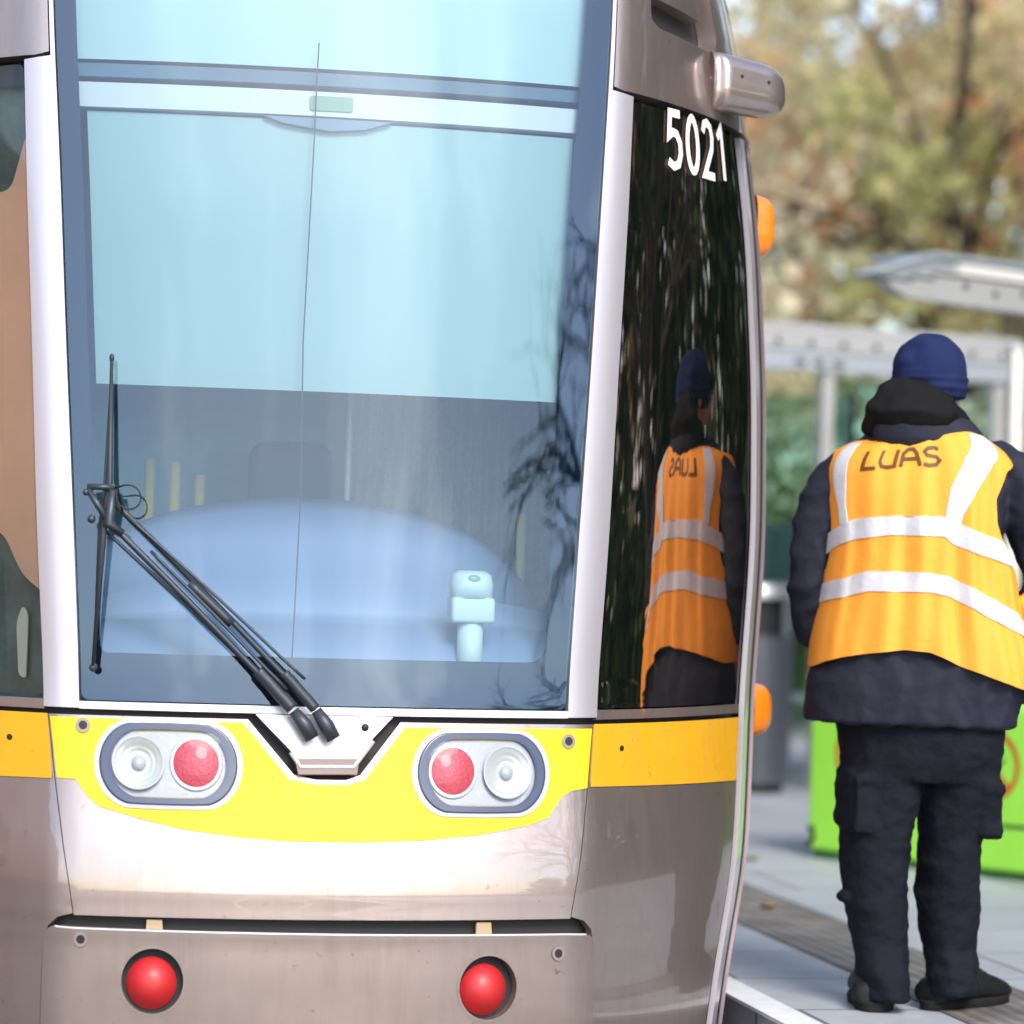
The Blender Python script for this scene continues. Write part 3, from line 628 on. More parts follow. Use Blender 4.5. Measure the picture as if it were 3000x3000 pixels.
# body
b=MB()
b.loft([(1.67,.63,1.44,.055,.06),(1.67,.635,1.5,.055,.058),(1.673,.645,1.55,.056,.06),(1.675,.65,1.575,.06,.07)])
b.sphere((1.675,.66,1.655),(.076,.098,.112),n=24); b.sphere((1.69,.735,1.60),(.042,.03,.045)); b.sphere((1.70,.765,1.638),(.012,.018,.022))
for s_ in (-1,1): b.sphere((1.675+s_*.078,.655,1.63),(.012,.022,.034))
b.sphere((1.735,.655,1.585),(.026,.04,.032))
b.loft([(1.65,.63,.80,.15,.10),(1.65,.63,.95,.15,.11),(1.645,.63,1.1,.145,.11),(1.645,.63,1.28,.18,.12),(1.645,.63,1.40,.19,.10),(1.66,.63,1.46,.10,.08)])
for pts,rr in (([(1.49,.64,1.37),(1.43,.665,1.30),(1.362,.67,1.15),(1.40,.73,.99),(1.415,.745,.95)],[.045,.04,.036,.03,.028]),([(1.80,.64,1.37),(1.90,.62,1.31),(1.975,.60,1.15),(1.95,.71,1.0),(1.935,.745,.955)],[.045,.042,.036,.03,.028]),
               ([(1.56,.63,.86),(1.56,.64,.45),(1.575,.62,.08)],[.085,.06,.042]),([(1.74,.63,.86),(1.765,.64,.45),(1.772,.62,.08)],[.085,.06,.042])): b.tube(pts,rr,16)
for hx,hs in ((1.42,1),(1.93,-1)):
    b.sphere((hx,.75,.92),(.028,.016,.045))
    for k in range(4): b.tube([(hx+hs*(.022-.014*k),.752,.89),(hx+hs*(.024-.015*k),.760,.855-.004*(k in (1,2))),(hx+hs*(.024-.015*k),.752,.83)],.008,8)
    b.tube([(hx+hs*.026,.745,.93),(hx+hs*.045,.755,.90),(hx+hs*.05,.76,.87)],.009,8)
b.tube([(1.575,.62,.08),(1.577,.70,.045)],[.034,.022],12); b.tube([(1.775,.62,.08),(1.84,.665,.045)],[.034,.022],12)
b.remesh('body',SKIN,man,.008,3)
for s_ in (-1,1): MB().sphere((1.695+s_*.03,.748,1.655),.011).build('eye',mat('eye_white',(.7,.7,.7),.2),man,True)
# jacket: torso + sleeves as one garment
j=MB()
zz=[.745,.76,.80,.85,.90,.95,1.0,1.05,1.1,1.15,1.2,1.25,1.3,1.35,1.39,1.42,1.445,1.465,1.48,1.495,1.51]
rings=[]
for z in zz:
    L=sm(z,VL)+.012;Rr=sm(z,VR)-.012;d=sm(z,VD)-.014
    if z<.90: L=itp(z,[.74,.85,.9],[1.362,1.372,L]); Rr=itp(z,[.74,.85,.9],[1.905,1.925,Rr])
    rings.append(((L+Rr)/2,.63,z,(Rr-L)/2,d))
rings=[(1.633,.63,.742,.25,.15)]+rings
j.loft(rings,48,2.6)
j.tube([(1.50,.64,1.43),(1.455,.65,1.405),(1.405,.66,1.35),(1.378,.665,1.27),(1.364,.665,1.18),(1.362,.67,1.11),(1.375,.70,1.045),(1.395,.73,.99),(1.41,.745,.955)],[.05,.058,.060,.056,.053,.052,.050,.044,.040],18)
j.tube([(1.77,.62,1.45),(1.845,.62,1.43),(1.895,.62,1.38),(1.945,.605,1.28),(1.975,.59,1.18),(1.985,.595,1.11),(1.972,.65,1.05),(1.955,.70,.995),(1.945,.73,.96)],[.05,.066,.078,.076,.072,.068,.060,.052,.046],18)
j.loft([(1.665,.60,1.44,.15,.10),(1.665,.60,1.49,.125,.09),(1.665,.61,1.53,.10,.085),(1.675,.62,1.565,.085,.085)],28,2.2)
jk=j.remesh('jacket',JACK,man,.0085,5,lambda p:ridge((p.x*1.3,p.y,p.z*(.6 if p.z<.92 else 1.5)),9,.007)+nz(p,7,.006,3)+ridge((p.x+p.z,p.y,p.z-p.x),14,.003,6)+.0012*math.sin(p.z*70+p.x*20+nz(p,6,3))*(1 if p.x<1.40 or p.x>1.90 else 0))
# hood lump and stand collar, worn down behind the head
h=MB()
h.tube([(1.508,.60,1.50),(1.515,.575,1.56),(1.535,.57,1.605),(1.575,.56,1.615),(1.63,.555,1.60),(1.69,.55,1.575),(1.745,.565,1.528),(1.795,.60,1.490)],[.028,.034,.034,.036,.036,.032,.021,.015],18)
h.loft([(1.625,.575,1.50,.115,.05),(1.615,.565,1.52,.118,.055),(1.612,.548,1.555,.116,.06),(1.608,.555,1.595,.09,.05),(1.60,.56,1.62,.06,.035)],30,2.2)
h.remesh('hood',JGREY,man,.0075,5,lambda p:nz(p,14,.011)+nz(p,34,.005,5))
g=MB(); g.loft([(1.632,.56,1.44,.09,.04),(1.635,.555,1.468,.13,.045),(1.640,.553,1.488,.148,.05),(1.642,.555,1.51,.146,.05),(1.638,.558,1.535,.13,.05),(1.63,.565,1.55,.10,.045)],30,2.3)
g.remesh('collar_flap',JACK,man,.006,5,lambda p:nz(p,12,.006))
# beanie
h=MB(); RH=Matrix.Rotation(math.radians(-9),3,'Y')@Matrix.Rotation(math.radians(8),3,'X')
h.sphere((1.672,.645,1.668),(.097,.112,.103),n=28,R=RH); h.loft([(1.678,.64,1.60,.084,.10),(1.676,.645,1.625,.097,.112),(1.672,.645,1.665,.099,.113)],28)
h.sphere((1.655,.63,1.725),(.055,.07,.04),n=18); h.sphere((1.61,.62,1.69),(.035,.05,.03),n=14)
h.remesh('beanie',HAT,man,.006,6,lambda p:.0022*math.sin(p.z*260)*(p.z<1.66)+nz(p,22,.007))
# vest
def Vm(m,z,off=0.):
    a=m/.26
    return V(a,z,off)
def va(l): return [(a*.26,z) for a,z in l]
out=va([(-1.68,1.462),(-1.2,1.481),(-.75,1.484),(-.5,1.474),(-.32,1.466),(-.15,1.478),(.18,1.500),(.6,1.508),(1.0,1.506),(1.45,1.478),(1.62,1.463),(2.2,1.45),(3.05,1.30),(3.05,.86),(2.2,.80),(1.7,.805),(1.2,.822),(.85,.838),(.5,.866),(.183,.898),(-.141,.936),(-.35,.940),(-.61,.930),(-.967,.913),(-1.35,.893),(-1.6,.885),(-2.2,.885),(-3.05,.885),(-3.05,1.30),(-2.2,1.45)])[::-1]
holeL=roundc(va([(-1.50,1.44),(-1.44,1.37),(-1.38,1.276),(-1.42,1.20),(-1.55,1.145),(-1.75,1.13),(-2.0,1.25),(-2.0,1.42),(-1.7,1.45)]),.01)
holeR=roundc(va([(1.35,1.452),(.80,1.405),(.64,1.335),(.66,1.27),(.80,1.21),(1.05,1.16),(1.5,1.12),(1.95,1.24),(2.0,1.42),(1.62,1.455)]),.01)
vs=sheet('vest',Vm,[out,holeL,holeR],VEST,man,off=.009,th=.006,step=.01,istep=.014)
def band(top,bot,n='reflective_band'):
    return sheet(n,Vm,[va(top+bot[::-1])[::-1]],TAPE,vs,off=.0125,th=.003,step=.012,istep=.02)
band([(-3.0,1.10),(-2.2,1.095),(-1.539,1.105),(-1.001,1.12),(-.738,1.14),(-.122,1.14),(.09,1.132),(.475,1.085),(1.04,1.021),(1.6,.985),(2.4,.98),(3.0,.99)],[(-3.0,1.05),(-2.2,1.047),(-1.562,1.055),(-.976,1.071),(-.72,1.088),(-.124,1.090),(.102,1.080),(.446,1.031),(1.04,.965),(1.6,.93),(2.4,.925),(3.0,.935)])
band([(-2.9,1.235),(-2.0,1.225),(-1.45,1.238),(-1.199,1.252),(-.876,1.275),(-.484,1.284),(.031,1.286),(.20,1.270),(.344,1.253),(.70,1.228),(.76,1.222)],[(-2.9,1.185),(-2.0,1.175),(-1.55,1.182),(-1.329,1.198),(-.887,1.222),(-.491,1.235),(.047,1.234),(.15,1.215),(.339,1.196),(.72,1.172),(.90,1.160)])
def vband(l,r): return sheet('reflective_band',Vm,[va(l+r[::-1])],TAPE,vs,off=.0135,th=.003,step=.012,istep=.02)
vband([(-1.26,1.474),(-1.27,1.42),(-1.24,1.36),(-1.15,1.31),(-1.13,1.26)],[(-1.00,1.478),(-.99,1.42),(-1.00,1.36),(-1.02,1.31),(-.99,1.26)])
vband([(.62,1.503),(.30,1.438),(.12,1.36),(.06,1.282),(.07,1.236)],[(.98,1.500),(.60,1.423),(.36,1.343),(.25,1.29),(.21,1.25)])
def gl(ch):
    if ch=='L': return [[(.36,1),(.24,.0),(.95,.0)]]
    if ch=='U': return [[(.16,1),(.05,.35),(.16,.08),(.5,.0),(.82,.06),(.95,1)]]
    if ch=='A': return [[(.0,0),(.12,.75),(.35,.98),(.62,.98),(.8,.75),(.98,0)],[(.08,.42),(.9,.42)]]
    return [[(1.0,.88),(.75,1),(.3,.98),(.1,.80),(.25,.58),(.8,.46),(.95,.25),(.75,.02),(.3,0),(.02,.1)]]
lettering('LUAS',-.84*.26,.03*.26,lambda m:1.405+.014*(m/.26+.8)/.8,.046,.0102,Vm,'printed_word',INK,vs,.0112,gl,.14)
# vest bunched over the pocketed right hand
k=MB(); k.tube([(1.90,.57,1.09),(1.935,.56,1.05),(1.965,.58,.98),(1.975,.60,.91),(1.96,.62,.86)],[.03,.05,.06,.062,.05],14)
k.remesh('vest_side',VEST,vs,.009,3,lambda p:nz(p,18,.014)+.006*math.sin(p.z*90+p.x*40))
# trousers
t=MB()
def xx(l,r): return ((l+r)/2,(r-l)/2)
hip=[(.80,1.44,1.885,.15),(.714,1.455,1.885,.15),(.65,1.465,1.878,.148)]
t.loft([((l+r)/2,.63,z,(r-l)/2,d) for z,l,r,d in hip]+[(1.675,.63,.60,.20,.13)],40,2.4)
legL=[(0.7, 1.464, 1.668, 0.125), (0.575, 1.474, 1.664, 0.118), (0.5, 1.47, 1.656, 0.112), (0.436, 1.468, 1.644, 0.105), (0.36, 1.474, 1.641, 0.1), (0.297, 1.48, 1.637, 0.098), (0.22, 1.497, 1.641, 0.092), (0.158, 1.509, 1.644, 0.088), (0.1, 1.52, 1.636, 0.084), (0.065, 1.524, 1.63, 0.084), (0.035, 1.526, 1.628, 0.086)]
legR=[(0.7, 1.664, 1.877, 0.125), (0.575, 1.672, 1.874, 0.118), (0.5, 1.676, 1.852, 0.112), (0.436, 1.681, 1.824, 0.105), (0.36, 1.678, 1.826, 0.1), (0.297, 1.677, 1.834, 0.098), (0.22, 1.689, 1.832, 0.092), (0.158, 1.702, 1.828, 0.088), (0.1, 1.704, 1.822, 0.086), (0.065, 1.704, 1.818, 0.086), (0.045, 1.706, 1.818, 0.086)]
for L_ in (legL,legR): t.loft([((l+r)/2,.63-(.022 if z<.12 else 0),z,(r-l)/2+(.006 if z<.12 else 0),d+(.022 if z<.12 else 0)) for z,l,r,d in L_],32,2.5)
t.box((1.466,.52,.46),(1.53,.545,.61),bev=.005).box((1.80,.515,.46),(1.855,.54,.60),bev=.005).box((1.462,.515,.585),(1.535,.54,.615),bev=.004).box((1.795,.508,.575),(1.86,.535,.605),bev=.004).box((1.462,.56,.47),(1.482,.70,.62),bev=.006).box((1.850,.56,.46),(1.874,.70,.61),bev=.006)
t.box((1.462,.60,.275),(1.492,.66,.30),bev=.006)
def ridge(p,s,a,o=0.):
    n_=noise.noise(Vector(p)*s+Vector((o,o,o))); return a*(.28-abs(n_))*2.2
def fold(p):
    low=max(0,1-p.z/.25); mid=math.exp(-((p.z-.38)/.12)**2)
    return ridge((p.x*1.2+p.z*.5,p.y,p.z*1.3-p.x*.4),8,.006*(.5+low+.6*mid))+ridge((p.x*1.5-p.z*.6,p.y,p.z*2.0),13,.0035,9)+nz((p.x,p.y,p.z),6,.005)+.004*math.sin(p.z*75+p.x*30+nz(p,8,5))*low
t.remesh('trousers',TROU,man,.0075,3,fold)
# seams, pockets and flaps on the trousers
SEAM=mat('seam_dark',(.003,.004,.008),.9,spec=.1)
# shoes
def shoe(x,y,ang,nm='shoe'):
    R=Matrix.Rotation(-ang,3,'Z'); n=28
    secs=[(-.128,.020,.030),(-.126,.040,.045),(-.118,.053,.060),(-.10,.060,.068),(-.06,.062,.080),(0,.060,.090),(.05,.059,.086),(.09,.061,.070),(.13,.058,.058),(.16,.050,.048),(.178,.036,.036),(.186,.016,.022)]
    V_=[]
    for yy,rx,hh in secs:
        for k in range(n):
            q=2*PI*k/n; c_,s_=math.cos(q),math.sin(q); g_=(abs(c_)**2.8+abs(s_)**2.8)**(-1/2.8)
            v=Vector((rx*c_*g_*(1-.12*max(0,s_)),yy,.016+(.5+.5*s_*g_)*hh)); v+=Vector((nz(v,30,.004,ang),0,nz(v,26,.003,2+ang))); V_.append(R@v+Vector((x,y,0)))
    m_=len(secs); F_=[[i*n+k,i*n+(k+1)%n,(i+1)*n+(k+1)%n,(i+1)*n+k] for i in range(m_-1) for k in range(n)]+[list(range(n))[::-1],[(m_-1)*n+k for k in range(n)]]
    o=link(nm,mesh(nm,V_,F_),SHOE,man)
    def ol(k,w_):
        q=2*PI*k/36; yy=.028+.162*math.sin(q); return Vector(((w_-.010*math.exp(-((yy+.03)/.04)**2))*math.copysign(abs(math.cos(q))**.75,math.cos(q)),yy,0))
    V_=[];L_=[(.0,.060),(.004,.064),(.020,.066),(.026,.063)]
    for zz_,w_ in L_: V_+=[R@(ol(k,w_)+Vector((0,0,zz_+.001)))+Vector((x,y,0)) for k in range(36)]
    F_=[[i*36+k,i*36+(k+1)%36,(i+1)*36+(k+1)%36,(i+1)*36+k] for i in range(3) for k in range(36)]+[list(range(36))[::-1],[108+k for k in range(36)]]
    link('sole',mesh('sole',V_,F_),SOLE,o)
    for k in range(4):
        MB().tube([tuple(R@Vector((-.032,.03+.02*k,.106-.009*k))+Vector((x,y,0))),tuple(R@Vector((0,.036+.02*k,.116-.010*k))+Vector((x,y,0))),tuple(R@Vector((.032,.034+.02*k,.106-.009*k))+Vector((x,y,0)))],.003,6).build('shoelace',mat('lace',(.05,.05,.05),.8),o)
shoe(1.572,.672,math.radians(15)); shoe(1.803,.655,math.radians(58))
# the body is turned to the right: shear the torso with height
def turn(o):
    me=o.data
    if me is not None and o.name.split('.')[0] not in ('vest','reflective_band','printed_word','shoe','sole','shoelace'):
        for v in me.vertices:
            k=.42*min(1,max(0,v.co.z-.10)/.6); 
            if v.co.z>1.45: k=.42*max(.1,1-(v.co.z-1.45)/.12)
            q=v.co.x-1.645; v.co.y-=k*q; v.co.x-=.28*k*q
        me.update()
    for c in o.children: turn(c)
for c in man.children: turn(c)
# ------------------------------------------------------------------ ground, platform
def nodes_of(name):
    m=bpy.data.materials.new(name); m.use_nodes=True; return m,m.node_tree.nodes,m.node_tree.links,m.node_tree.nodes['Principled BSDF']
def paving(name,c1,c2,cj,w_,h_,mortar,rough=.6,speck=0):
    m,n,l,b=nodes_of(name); tc=n.new('ShaderNodeTexCoord'); br=n.new('ShaderNodeTexBrick'); br.inputs['Color1'].default_value=(*c1,1); br.inputs['Color2'].default_value=(*c2,1); br.inputs['Mortar'].default_value=(*cj,1)
    br.inputs['Scale'].default_value=1; br.inputs['Brick Width'].default_value=w_; br.inputs['Row Height'].default_value=h_; br.inputs['Mortar Size'].default_value=mortar; br.inputs['Mortar Smooth'].default_value=.3
    l.new(tc.outputs['Object'],br.inputs['Vector'])
    nz_=n.new('ShaderNodeTexNoise'); nz_.inputs['Scale'].default_value=2.2; nz_.inputs['Detail'].default_value=9; nz_.inputs['Roughness'].default_value=.7; l.new(tc.outputs['Object'],nz_.inputs['Vector'])
    mx=n.new('ShaderNodeMix'); mx.data_type='RGBA'; mx.blend_type='MULTIPLY'; mx.inputs[0].default_value=.55
    rp=n.new('ShaderNodeValToRGB'); rp.color_ramp.elements[0].position=.3; rp.color_ramp.elements[0].color=(.55,.55,.57,1); rp.color_ramp.elements[1].position=.62; rp.color_ramp.elements[1].color=(1,1,1,1)
    l.new(nz_.outputs[0],rp.inputs[0]); l.new(br.outputs[0],mx.inputs[6]); l.new(rp.outputs[0],mx.inputs[7]); l.new(mx.outputs[2],b.inputs['Base Color'])
    b.inputs['Roughness'].default_value=rough
    bp=n.new('ShaderNodeBump'); bp.inputs['Strength'].default_value=.4; bp.inputs['Distance'].default_value=.004; n2=n.new('ShaderNodeTexNoise'); n2.inputs['Scale'].default_value=60; n2.inputs['Detail'].default_value=5; l.new(tc.outputs['Object'],n2.inputs['Vector']); l.new(n2.outputs[0],bp.inputs['Height']); l.new(bp.outputs[0],b.inputs['Normal'])
    return m
SLAB=paving('platform_slabs',(.40,.42,.455),(.345,.365,.40),(.13,.14,.16),.9,.6,.009)
def sheetbox(name,a,b,mt,kind='structure'):
    o=MB().box(a,b).build(name,mt); o['kind']=kind; return o
KERB=mat('kerb_concrete',(.16,.16,.15),.8,var=(4,.5)); BALLAST=mat('track_concrete',(.05,.05,.048),.85,var=(6,.6),bump=(30,.6,.01)); WLINE=mat('edge_paint',(.72,.73,.74),.6,var=(14,.18))
GRASS=mat('verge_grass',(.06,.09,.025),.9,var=(1.5,.6,(.09,.07,.03)),bump=(20,1,.03))
gr=sheetbox('ground',(-150,-150,-.6),(150,200,-.302),BALLAST)
sheetbox('platform',(1.236,-14,-.3),(8.2,40,0),SLAB)
sheetbox('verge',(8.2,-60,-.3),(120,180,-.02),GRASS); sheetbox('verge',(1.3,40.01,-.3),(8.19,180,-.02),GRASS)
sheetbox('platform_edge_line',(1.232,-14,-.006),(1.33,40,.004),WLINE)
# tactile strip with ribs along the platform
m,n,l,b=nodes_of('tactile_paving'); tc=n.new('ShaderNodeTexCoord'); wv=n.new('ShaderNodeTexWave'); wv.wave_type='BANDS'; wv.bands_direction='X'; wv.inputs['Scale'].default_value=6.2; l.new(tc.outputs['Object'],wv.inputs['Vector'])
n1=n.new('ShaderNodeTexNoise'); n1.inputs['Scale'].default_value=5; n1.inputs['Detail'].default_value=8; l.new(tc.outputs['Object'],n1.inputs['Vector'])
rp=n.new('ShaderNodeValToRGB'); rp.color_ramp.elements[0].color=(.13,.115,.105,1); rp.color_ramp.elements[1].color=(.27,.245,.225,1); rp.color_ramp.elements[0].position=.35; rp.color_ramp.elements[1].position=.7; l.new(n1.outputs[0],rp.inputs[0])
mx=n.new('ShaderNodeMix'); mx.data_type='RGBA'; mx.blend_type='MULTIPLY'; mx.inputs[0].default_value=.35; l.new(rp.outputs[0],mx.inputs[6]); l.new(wv.outputs[0],mx.inputs[7]); l.new(mx.outputs[2],b.inputs['Base Color']); bp=n.new('ShaderNodeBump'); bp.inputs['Distance'].default_value=.006; l.new(wv.outputs[0],bp.inputs['Height']); l.new(bp.outputs[0],b.inputs['Normal']); b.inputs['Roughness'].default_value=.7
sheetbox('tactile_strip',(1.72,-14,-.006),(2.09,40,.004),m)
RAILM=mat('rail_steel',(.25,.2,.17),.35,.8)
for x in (-.70,.74): sheetbox('track_rail',(x-.035,-60,-.31),(x+.035,60,-.285),RAILM)
# ------------------------------------------------------------------ litter bin
BINM=mat('bin_paint',(.07,.08,.10),.38,.3,coat=.5,coatr=.2,var=(3,.2)); LID=mat('bin_lid',(.50,.51,.53),.3,.7)
def bin_(x,y,label):
    r=empty('litter_bin',(x,y,0),label,'litter bin')
    MB().loft([(x,y,0,.17,.17),(x,y,.05,.17,.17)],40).build('base',BLACK,r,False)
    auto_smooth(MB().loft([(x,y,.05,.205,.205),(x,y,.82,.205,.205)],48).build('drum',BINM,r))
    for k in range(4):
        a=PI/4+k*PI/2; MB().box((x+.185*math.cos(a)-.02,y+.185*math.sin(a)-.02,.82),(x+.185*math.cos(a)+.02,y+.185*math.sin(a)+.02,1.02),bev=.004).build('lid_post',BINM,r)
    auto_smooth(MB().loft([(x,y,.80,.15,.15),(x,y,1.02,.15,.15)],32).build('liner',BLACK,r))
    auto_smooth(MB().loft([(x,y,1.015,.212,.212),(x,y,1.06,.215,.215),(x,y,1.085,.20,.20),(x,y,1.10,.12,.12)],48).build('lid',LID,r))
bin_(3.445,8.5,'grey cylindrical litter bin with pale metal lid, on the platform beside the tram')
# grey ticket cabinet behind the bin
c=empty('equipment_cabinet',(4.05,11.2,0),'light grey equipment cabinet standing behind the litter bin','cabinet')
CABM=mat('cabinet_paint',(.36,.37,.40),.5,.2,var=(2,.15))
MB().box((3.85,11.0,.06),(4.4,11.4,1.45),bev=.02).build('housing',CABM,c); MB().box((3.88,11.03,0),(4.37,11.37,.07)).build('plinth',BLACK,c); MB().box((3.89,10.985,.15),(4.36,11.0,1.35),bev=.004).build('door',CABM,c); MB().box((4.30,10.975,.7),(4.33,10.986,.85)).build('handle',BLACK,c)
# ------------------------------------------------------------------ lime green barrier block with hand prohibition sign
LIME=mat('lime_plastic',(.33,.80,.08),.5,var=(2,.10)); LIMED=mat('lime_dark_rim',(.03,.14,.03),.6); REDI=mat('sign_red',(.55,.04,.02),.5); BLK=mat('sign_black',(.015,.02,.02),.5)  # base rim is a darker green than the shell
A_=Vector((2.655,4.86,0)); B_=Vector((3.22,3.93,0)); D_=(B_-A_).normalized(); N_=Vector((D_.y,-D_.x,0)); N_=N_ if N_.y<0 else -N_
gb=empty('barrier_block',tuple(A_),'lime green box barrier with red ring and black hand symbols, behind the person','barrier')
Lb=2.1
def G(m_,z,off=0.): p=A_+D_*m_+N_*off; return (p.x,p.y,z)
V_=[]
R3=Matrix((D_,-N_,Vector((0,0,1)))).transposed()
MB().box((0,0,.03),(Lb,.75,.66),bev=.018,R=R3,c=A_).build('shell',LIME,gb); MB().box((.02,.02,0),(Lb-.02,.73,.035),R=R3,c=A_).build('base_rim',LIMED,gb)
def ring(cx,cz,r,w_):
    mb=MB(); n_=48; V_=[];F_=[]
    for k in range(n_):
        q=2*PI*k/n_
        for rr in (r,r-w_): V_.append(G(cx+rr*math.cos(q),cz+rr*math.sin(q),.003))
    for k in range(n_): a=2*k;b2=2*((k+1)%n_); F_.append([a,a+1,b2+1,b2])
    mb.add(V_,F_)
    V_,F_=stroke_poly([(cx-r*.68,cz+r*.68),(cx+r*.68,cz-r*.68)],w_,G,'','','',.0035,1,1); mb.add(V_,F_)
    return mb.build('prohibition_ring',REDI,gb)
def hand(cx,cz,s):
    mb=MB()
    for pts,w_ in (([(-.30,.0),(.28,-.02)],.42),([(-.24,.1),(-.32,.62)],.105),([(-.08,.1),(-.10,.78)],.11),([(.08,.1),(.11,.78)],.11),([(.23,.1),(.33,.62)],.10),([(.2,-.1),(.55,.22)],.13)):
        V_,F_=stroke_poly([(cx+a*s,cz+b_*s) for a,b_ in pts],w_*s,G,'','','',.0052,1,1); mb.add(V_,F_)
    return mb.build('hand_symbol',BLK,gb)
for cx in (.28,.93,1.58): ring(cx,.43,.135,.019); hand(cx,.43,.115)
mb=MB()
for cx in (.30,1.02,1.64):
    V_,F_=stroke_poly([(cx-.1,.205),(cx+.1,.205)],.012,G,'','','',.003,1,1); MB().add(V_,F_).build('small_print',BLK,gb)
mb=MB()
V_,F_=stroke_poly([(.006,.11),(.03,.12),(.04,.08),(.012,.055),(.03,.045)],.02,G,'','','',.003,1,1); mb.add(V_,F_); mb.build('corner_mark',BLK,gb)
# ------------------------------------------------------------------ shelters
ALU=mat('shelter_aluminium',(.50,.50,.50),.45,.35,var=(3,.1)); ALUB=mat('roof_louvre',(.36,.42,.46),.4,.3,var=(4,.2)); BOLT=mat('shelter_bolt',(.04,.04,.045),.5)
PANE=glass('shelter_glass',(.62,.78,.74),(1,1,1),.10)
def frame(A,B,name,mt,parent,z0,z1,th,bev=.008):
    A=Vector((A[0],A[1],0));B=Vector((B[0],B[1],0)); D=(B-A).normalized(); N=Vector((-D.y,D.x,0)); R=Matrix((D,N,Vector((0,0,1)))).transposed()
    return MB().box((0,0,z0),((B-A).length,th,z1),bev=bev,R=R,c=A).build(name,mt,parent)
s1=empty('platform_shelter',(4.0,8.7,0),'low glazed platform shelter with bolted pale beam, behind the person and the bin','shelter')
A1=(2.7,8.30); B1=(5.05,8.93); D1=Vector((B1[0]-A1[0],B1[1]-A1[1],0)).normalized(); N1=Vector((-D1.y,D1.x,0))
bm_=frame(A1,B1,'front_beam',ALU,s1,2.33,2.43,.09); frame(A1,B1,'roof_edge',ALU,s1,2.43,2.475,.14); frame(A1,B1,'lower_beam',mat('beam_lower',(.40,.44,.48),.45,.3),s1,2.225,2.325,.07)
for k in range(11):
    p=Vector((A1[0],A1[1],0))+D1*(.25+.205*k)-N1*.004; MB().sphere((p.x,p.y,2.375),(.019,.008,.019),n=10).build('bolt',BOLT,bm_)
for k in range(3):
    p=Vector((A1[0],A1[1],0))+D1*(1.0+.12*k)-N1*.004; MB().box((p.x-.03,p.y-.005,2.26),(p.x+.03,p.y+.01,2.285)).build('bracket',BOLT,bm_)
R1=Matrix((D1,N1,Vector((0,0,1)))).transposed()
MB().box((0,.14,2.44),(2.4,1.7,2.475),R=R1,c=(A1[0],A1[1],0)).build('roof',ALUB,s1)
for t_,yy,w_ in ((1.17,.02,.07),(2.27,0.02,.07),(1.17,1.5,.06),(2.27,1.5,.06),(.05,.02,.07),(.05,1.5,.06)):
    MB().box((t_,yy,0),(t_+w_,yy+.07,2.225),bev=.006,R=R1,c=(A1[0],A1[1],0)).build('post',ALU,s1)
for x0_,x1_ in ((1.26,1.75),(1.79,2.25)): MB().box((x0_,.05,.25),(x1_,.062,2.2),R=R1,c=(A1[0],A1[1],0)).build('glass_panel',PANE,s1)
for x0_,x1_ in ((.14,1.15),(1.26,2.25)): MB().box((x0_,1.53,.25),(x1_,1.542,2.2),R=R1,c=(A1[0],A1[1],0)).build('glass_panel',PANE,s1)
MB().box((1.3,1.1,.42),(2.2,1.4,.46),bev=.01,R=R1,c=(A1[0],A1[1],0)).build('bench',ALU,s1)
# nearer tall post with white face at the right edge
# upper canopy
s2=empty('canopy',(4.6,6.6,0),'angled pale canopy with stepped blue-grey louvre roof, rising behind the person','canopy')
A2=(3.33,6.07); B2=(6.4,8.0); D2=Vector((B2[0]-A2[0],B2[1]-A2[1],0)).normalized(); N2=Vector((-D2.y,D2.x,0)); R2=Matrix((D2,N2,Vector((0,0,1)))).transposed()
o2=(A2[0],A2[1],0)
def prism(poly_xz,y0,y1,name,mt,parent,R,c):
    n_=len(poly_xz); V_=[R@Vector((x,y0,z))+Vector(c) for x,z in poly_xz]+[R@Vector((x,y1,z))+Vector(c) for x,z in poly_xz]
    F_=[list(range(n_)),[n_+k for k in range(n_)][::-1]]+[[k,n_+k,n_+(k+1)%n_,(k+1)%n_] for k in range(n_)]
    return MB().add(V_,F_).build(name,mt,parent)
fb=prism([(.0,2.47),(.03,2.44),(.15,2.40),(3.6,2.40),(3.6,2.52),(3.6,2.53),(.60,2.565),(.30,2.535),(.28,2.52),(.02,2.485)],0,.08,'fascia_beam',ALU,s2,R2,o2)
for k in range(6):
    p=R2@Vector((.55+.22*k,-.003,2.49-.02*(k%2)))+Vector(o2); MB().sphere(tuple(p),(.018,.01,.018),n=10).build('bolt',BOLT,fb)
prism([(-.08,2.495),(.02,2.482),(.16,2.487),(.16,2.503),(.32,2.508),(.32,2.530),(.50,2.536),(.50,2.603),(.36,2.618)],.02,.16,'louvre_end',ALUB,s2,R2,o2)
for k,(xa,xb,zb) in enumerate(((.0,.17,2.474),(.14,.33,2.494),(.30,.51,2.520),(.50,3.6,2.527))):
    MB().box((xa,-.004,zb),(xb,.03,zb+.011),R=R2,c=o2).build('shadow_strip',BOLT,s2)  # dark strips painted in as the shade under each louvre step
for k in range(3):
    MB().box((.02+.14*k,.012,2.506+.031*k),(.50,.022,2.512+.031*k),R=R2,c=o2).build('louvre',ALU,s2)
prism([(.505,2.538),(3.6,2.545),(3.6,2.600),(.505,2.590)],-.01,.05,'upper_fascia',mat('fascia_white',(.62,.60,.58),.5),s2,R2,o2)
MB().tube([R2@Vector((-.08,.01,2.50))+Vector(o2),R2@Vector((.36,.01,2.624))+Vector(o2)],.008,8).build('edge_strip',ALU,s2)
MB().box((.36,.0,2.606),(3.6,.42,2.63),bev=.004,R=R2,c=o2).build('roof',ALUB,s2)
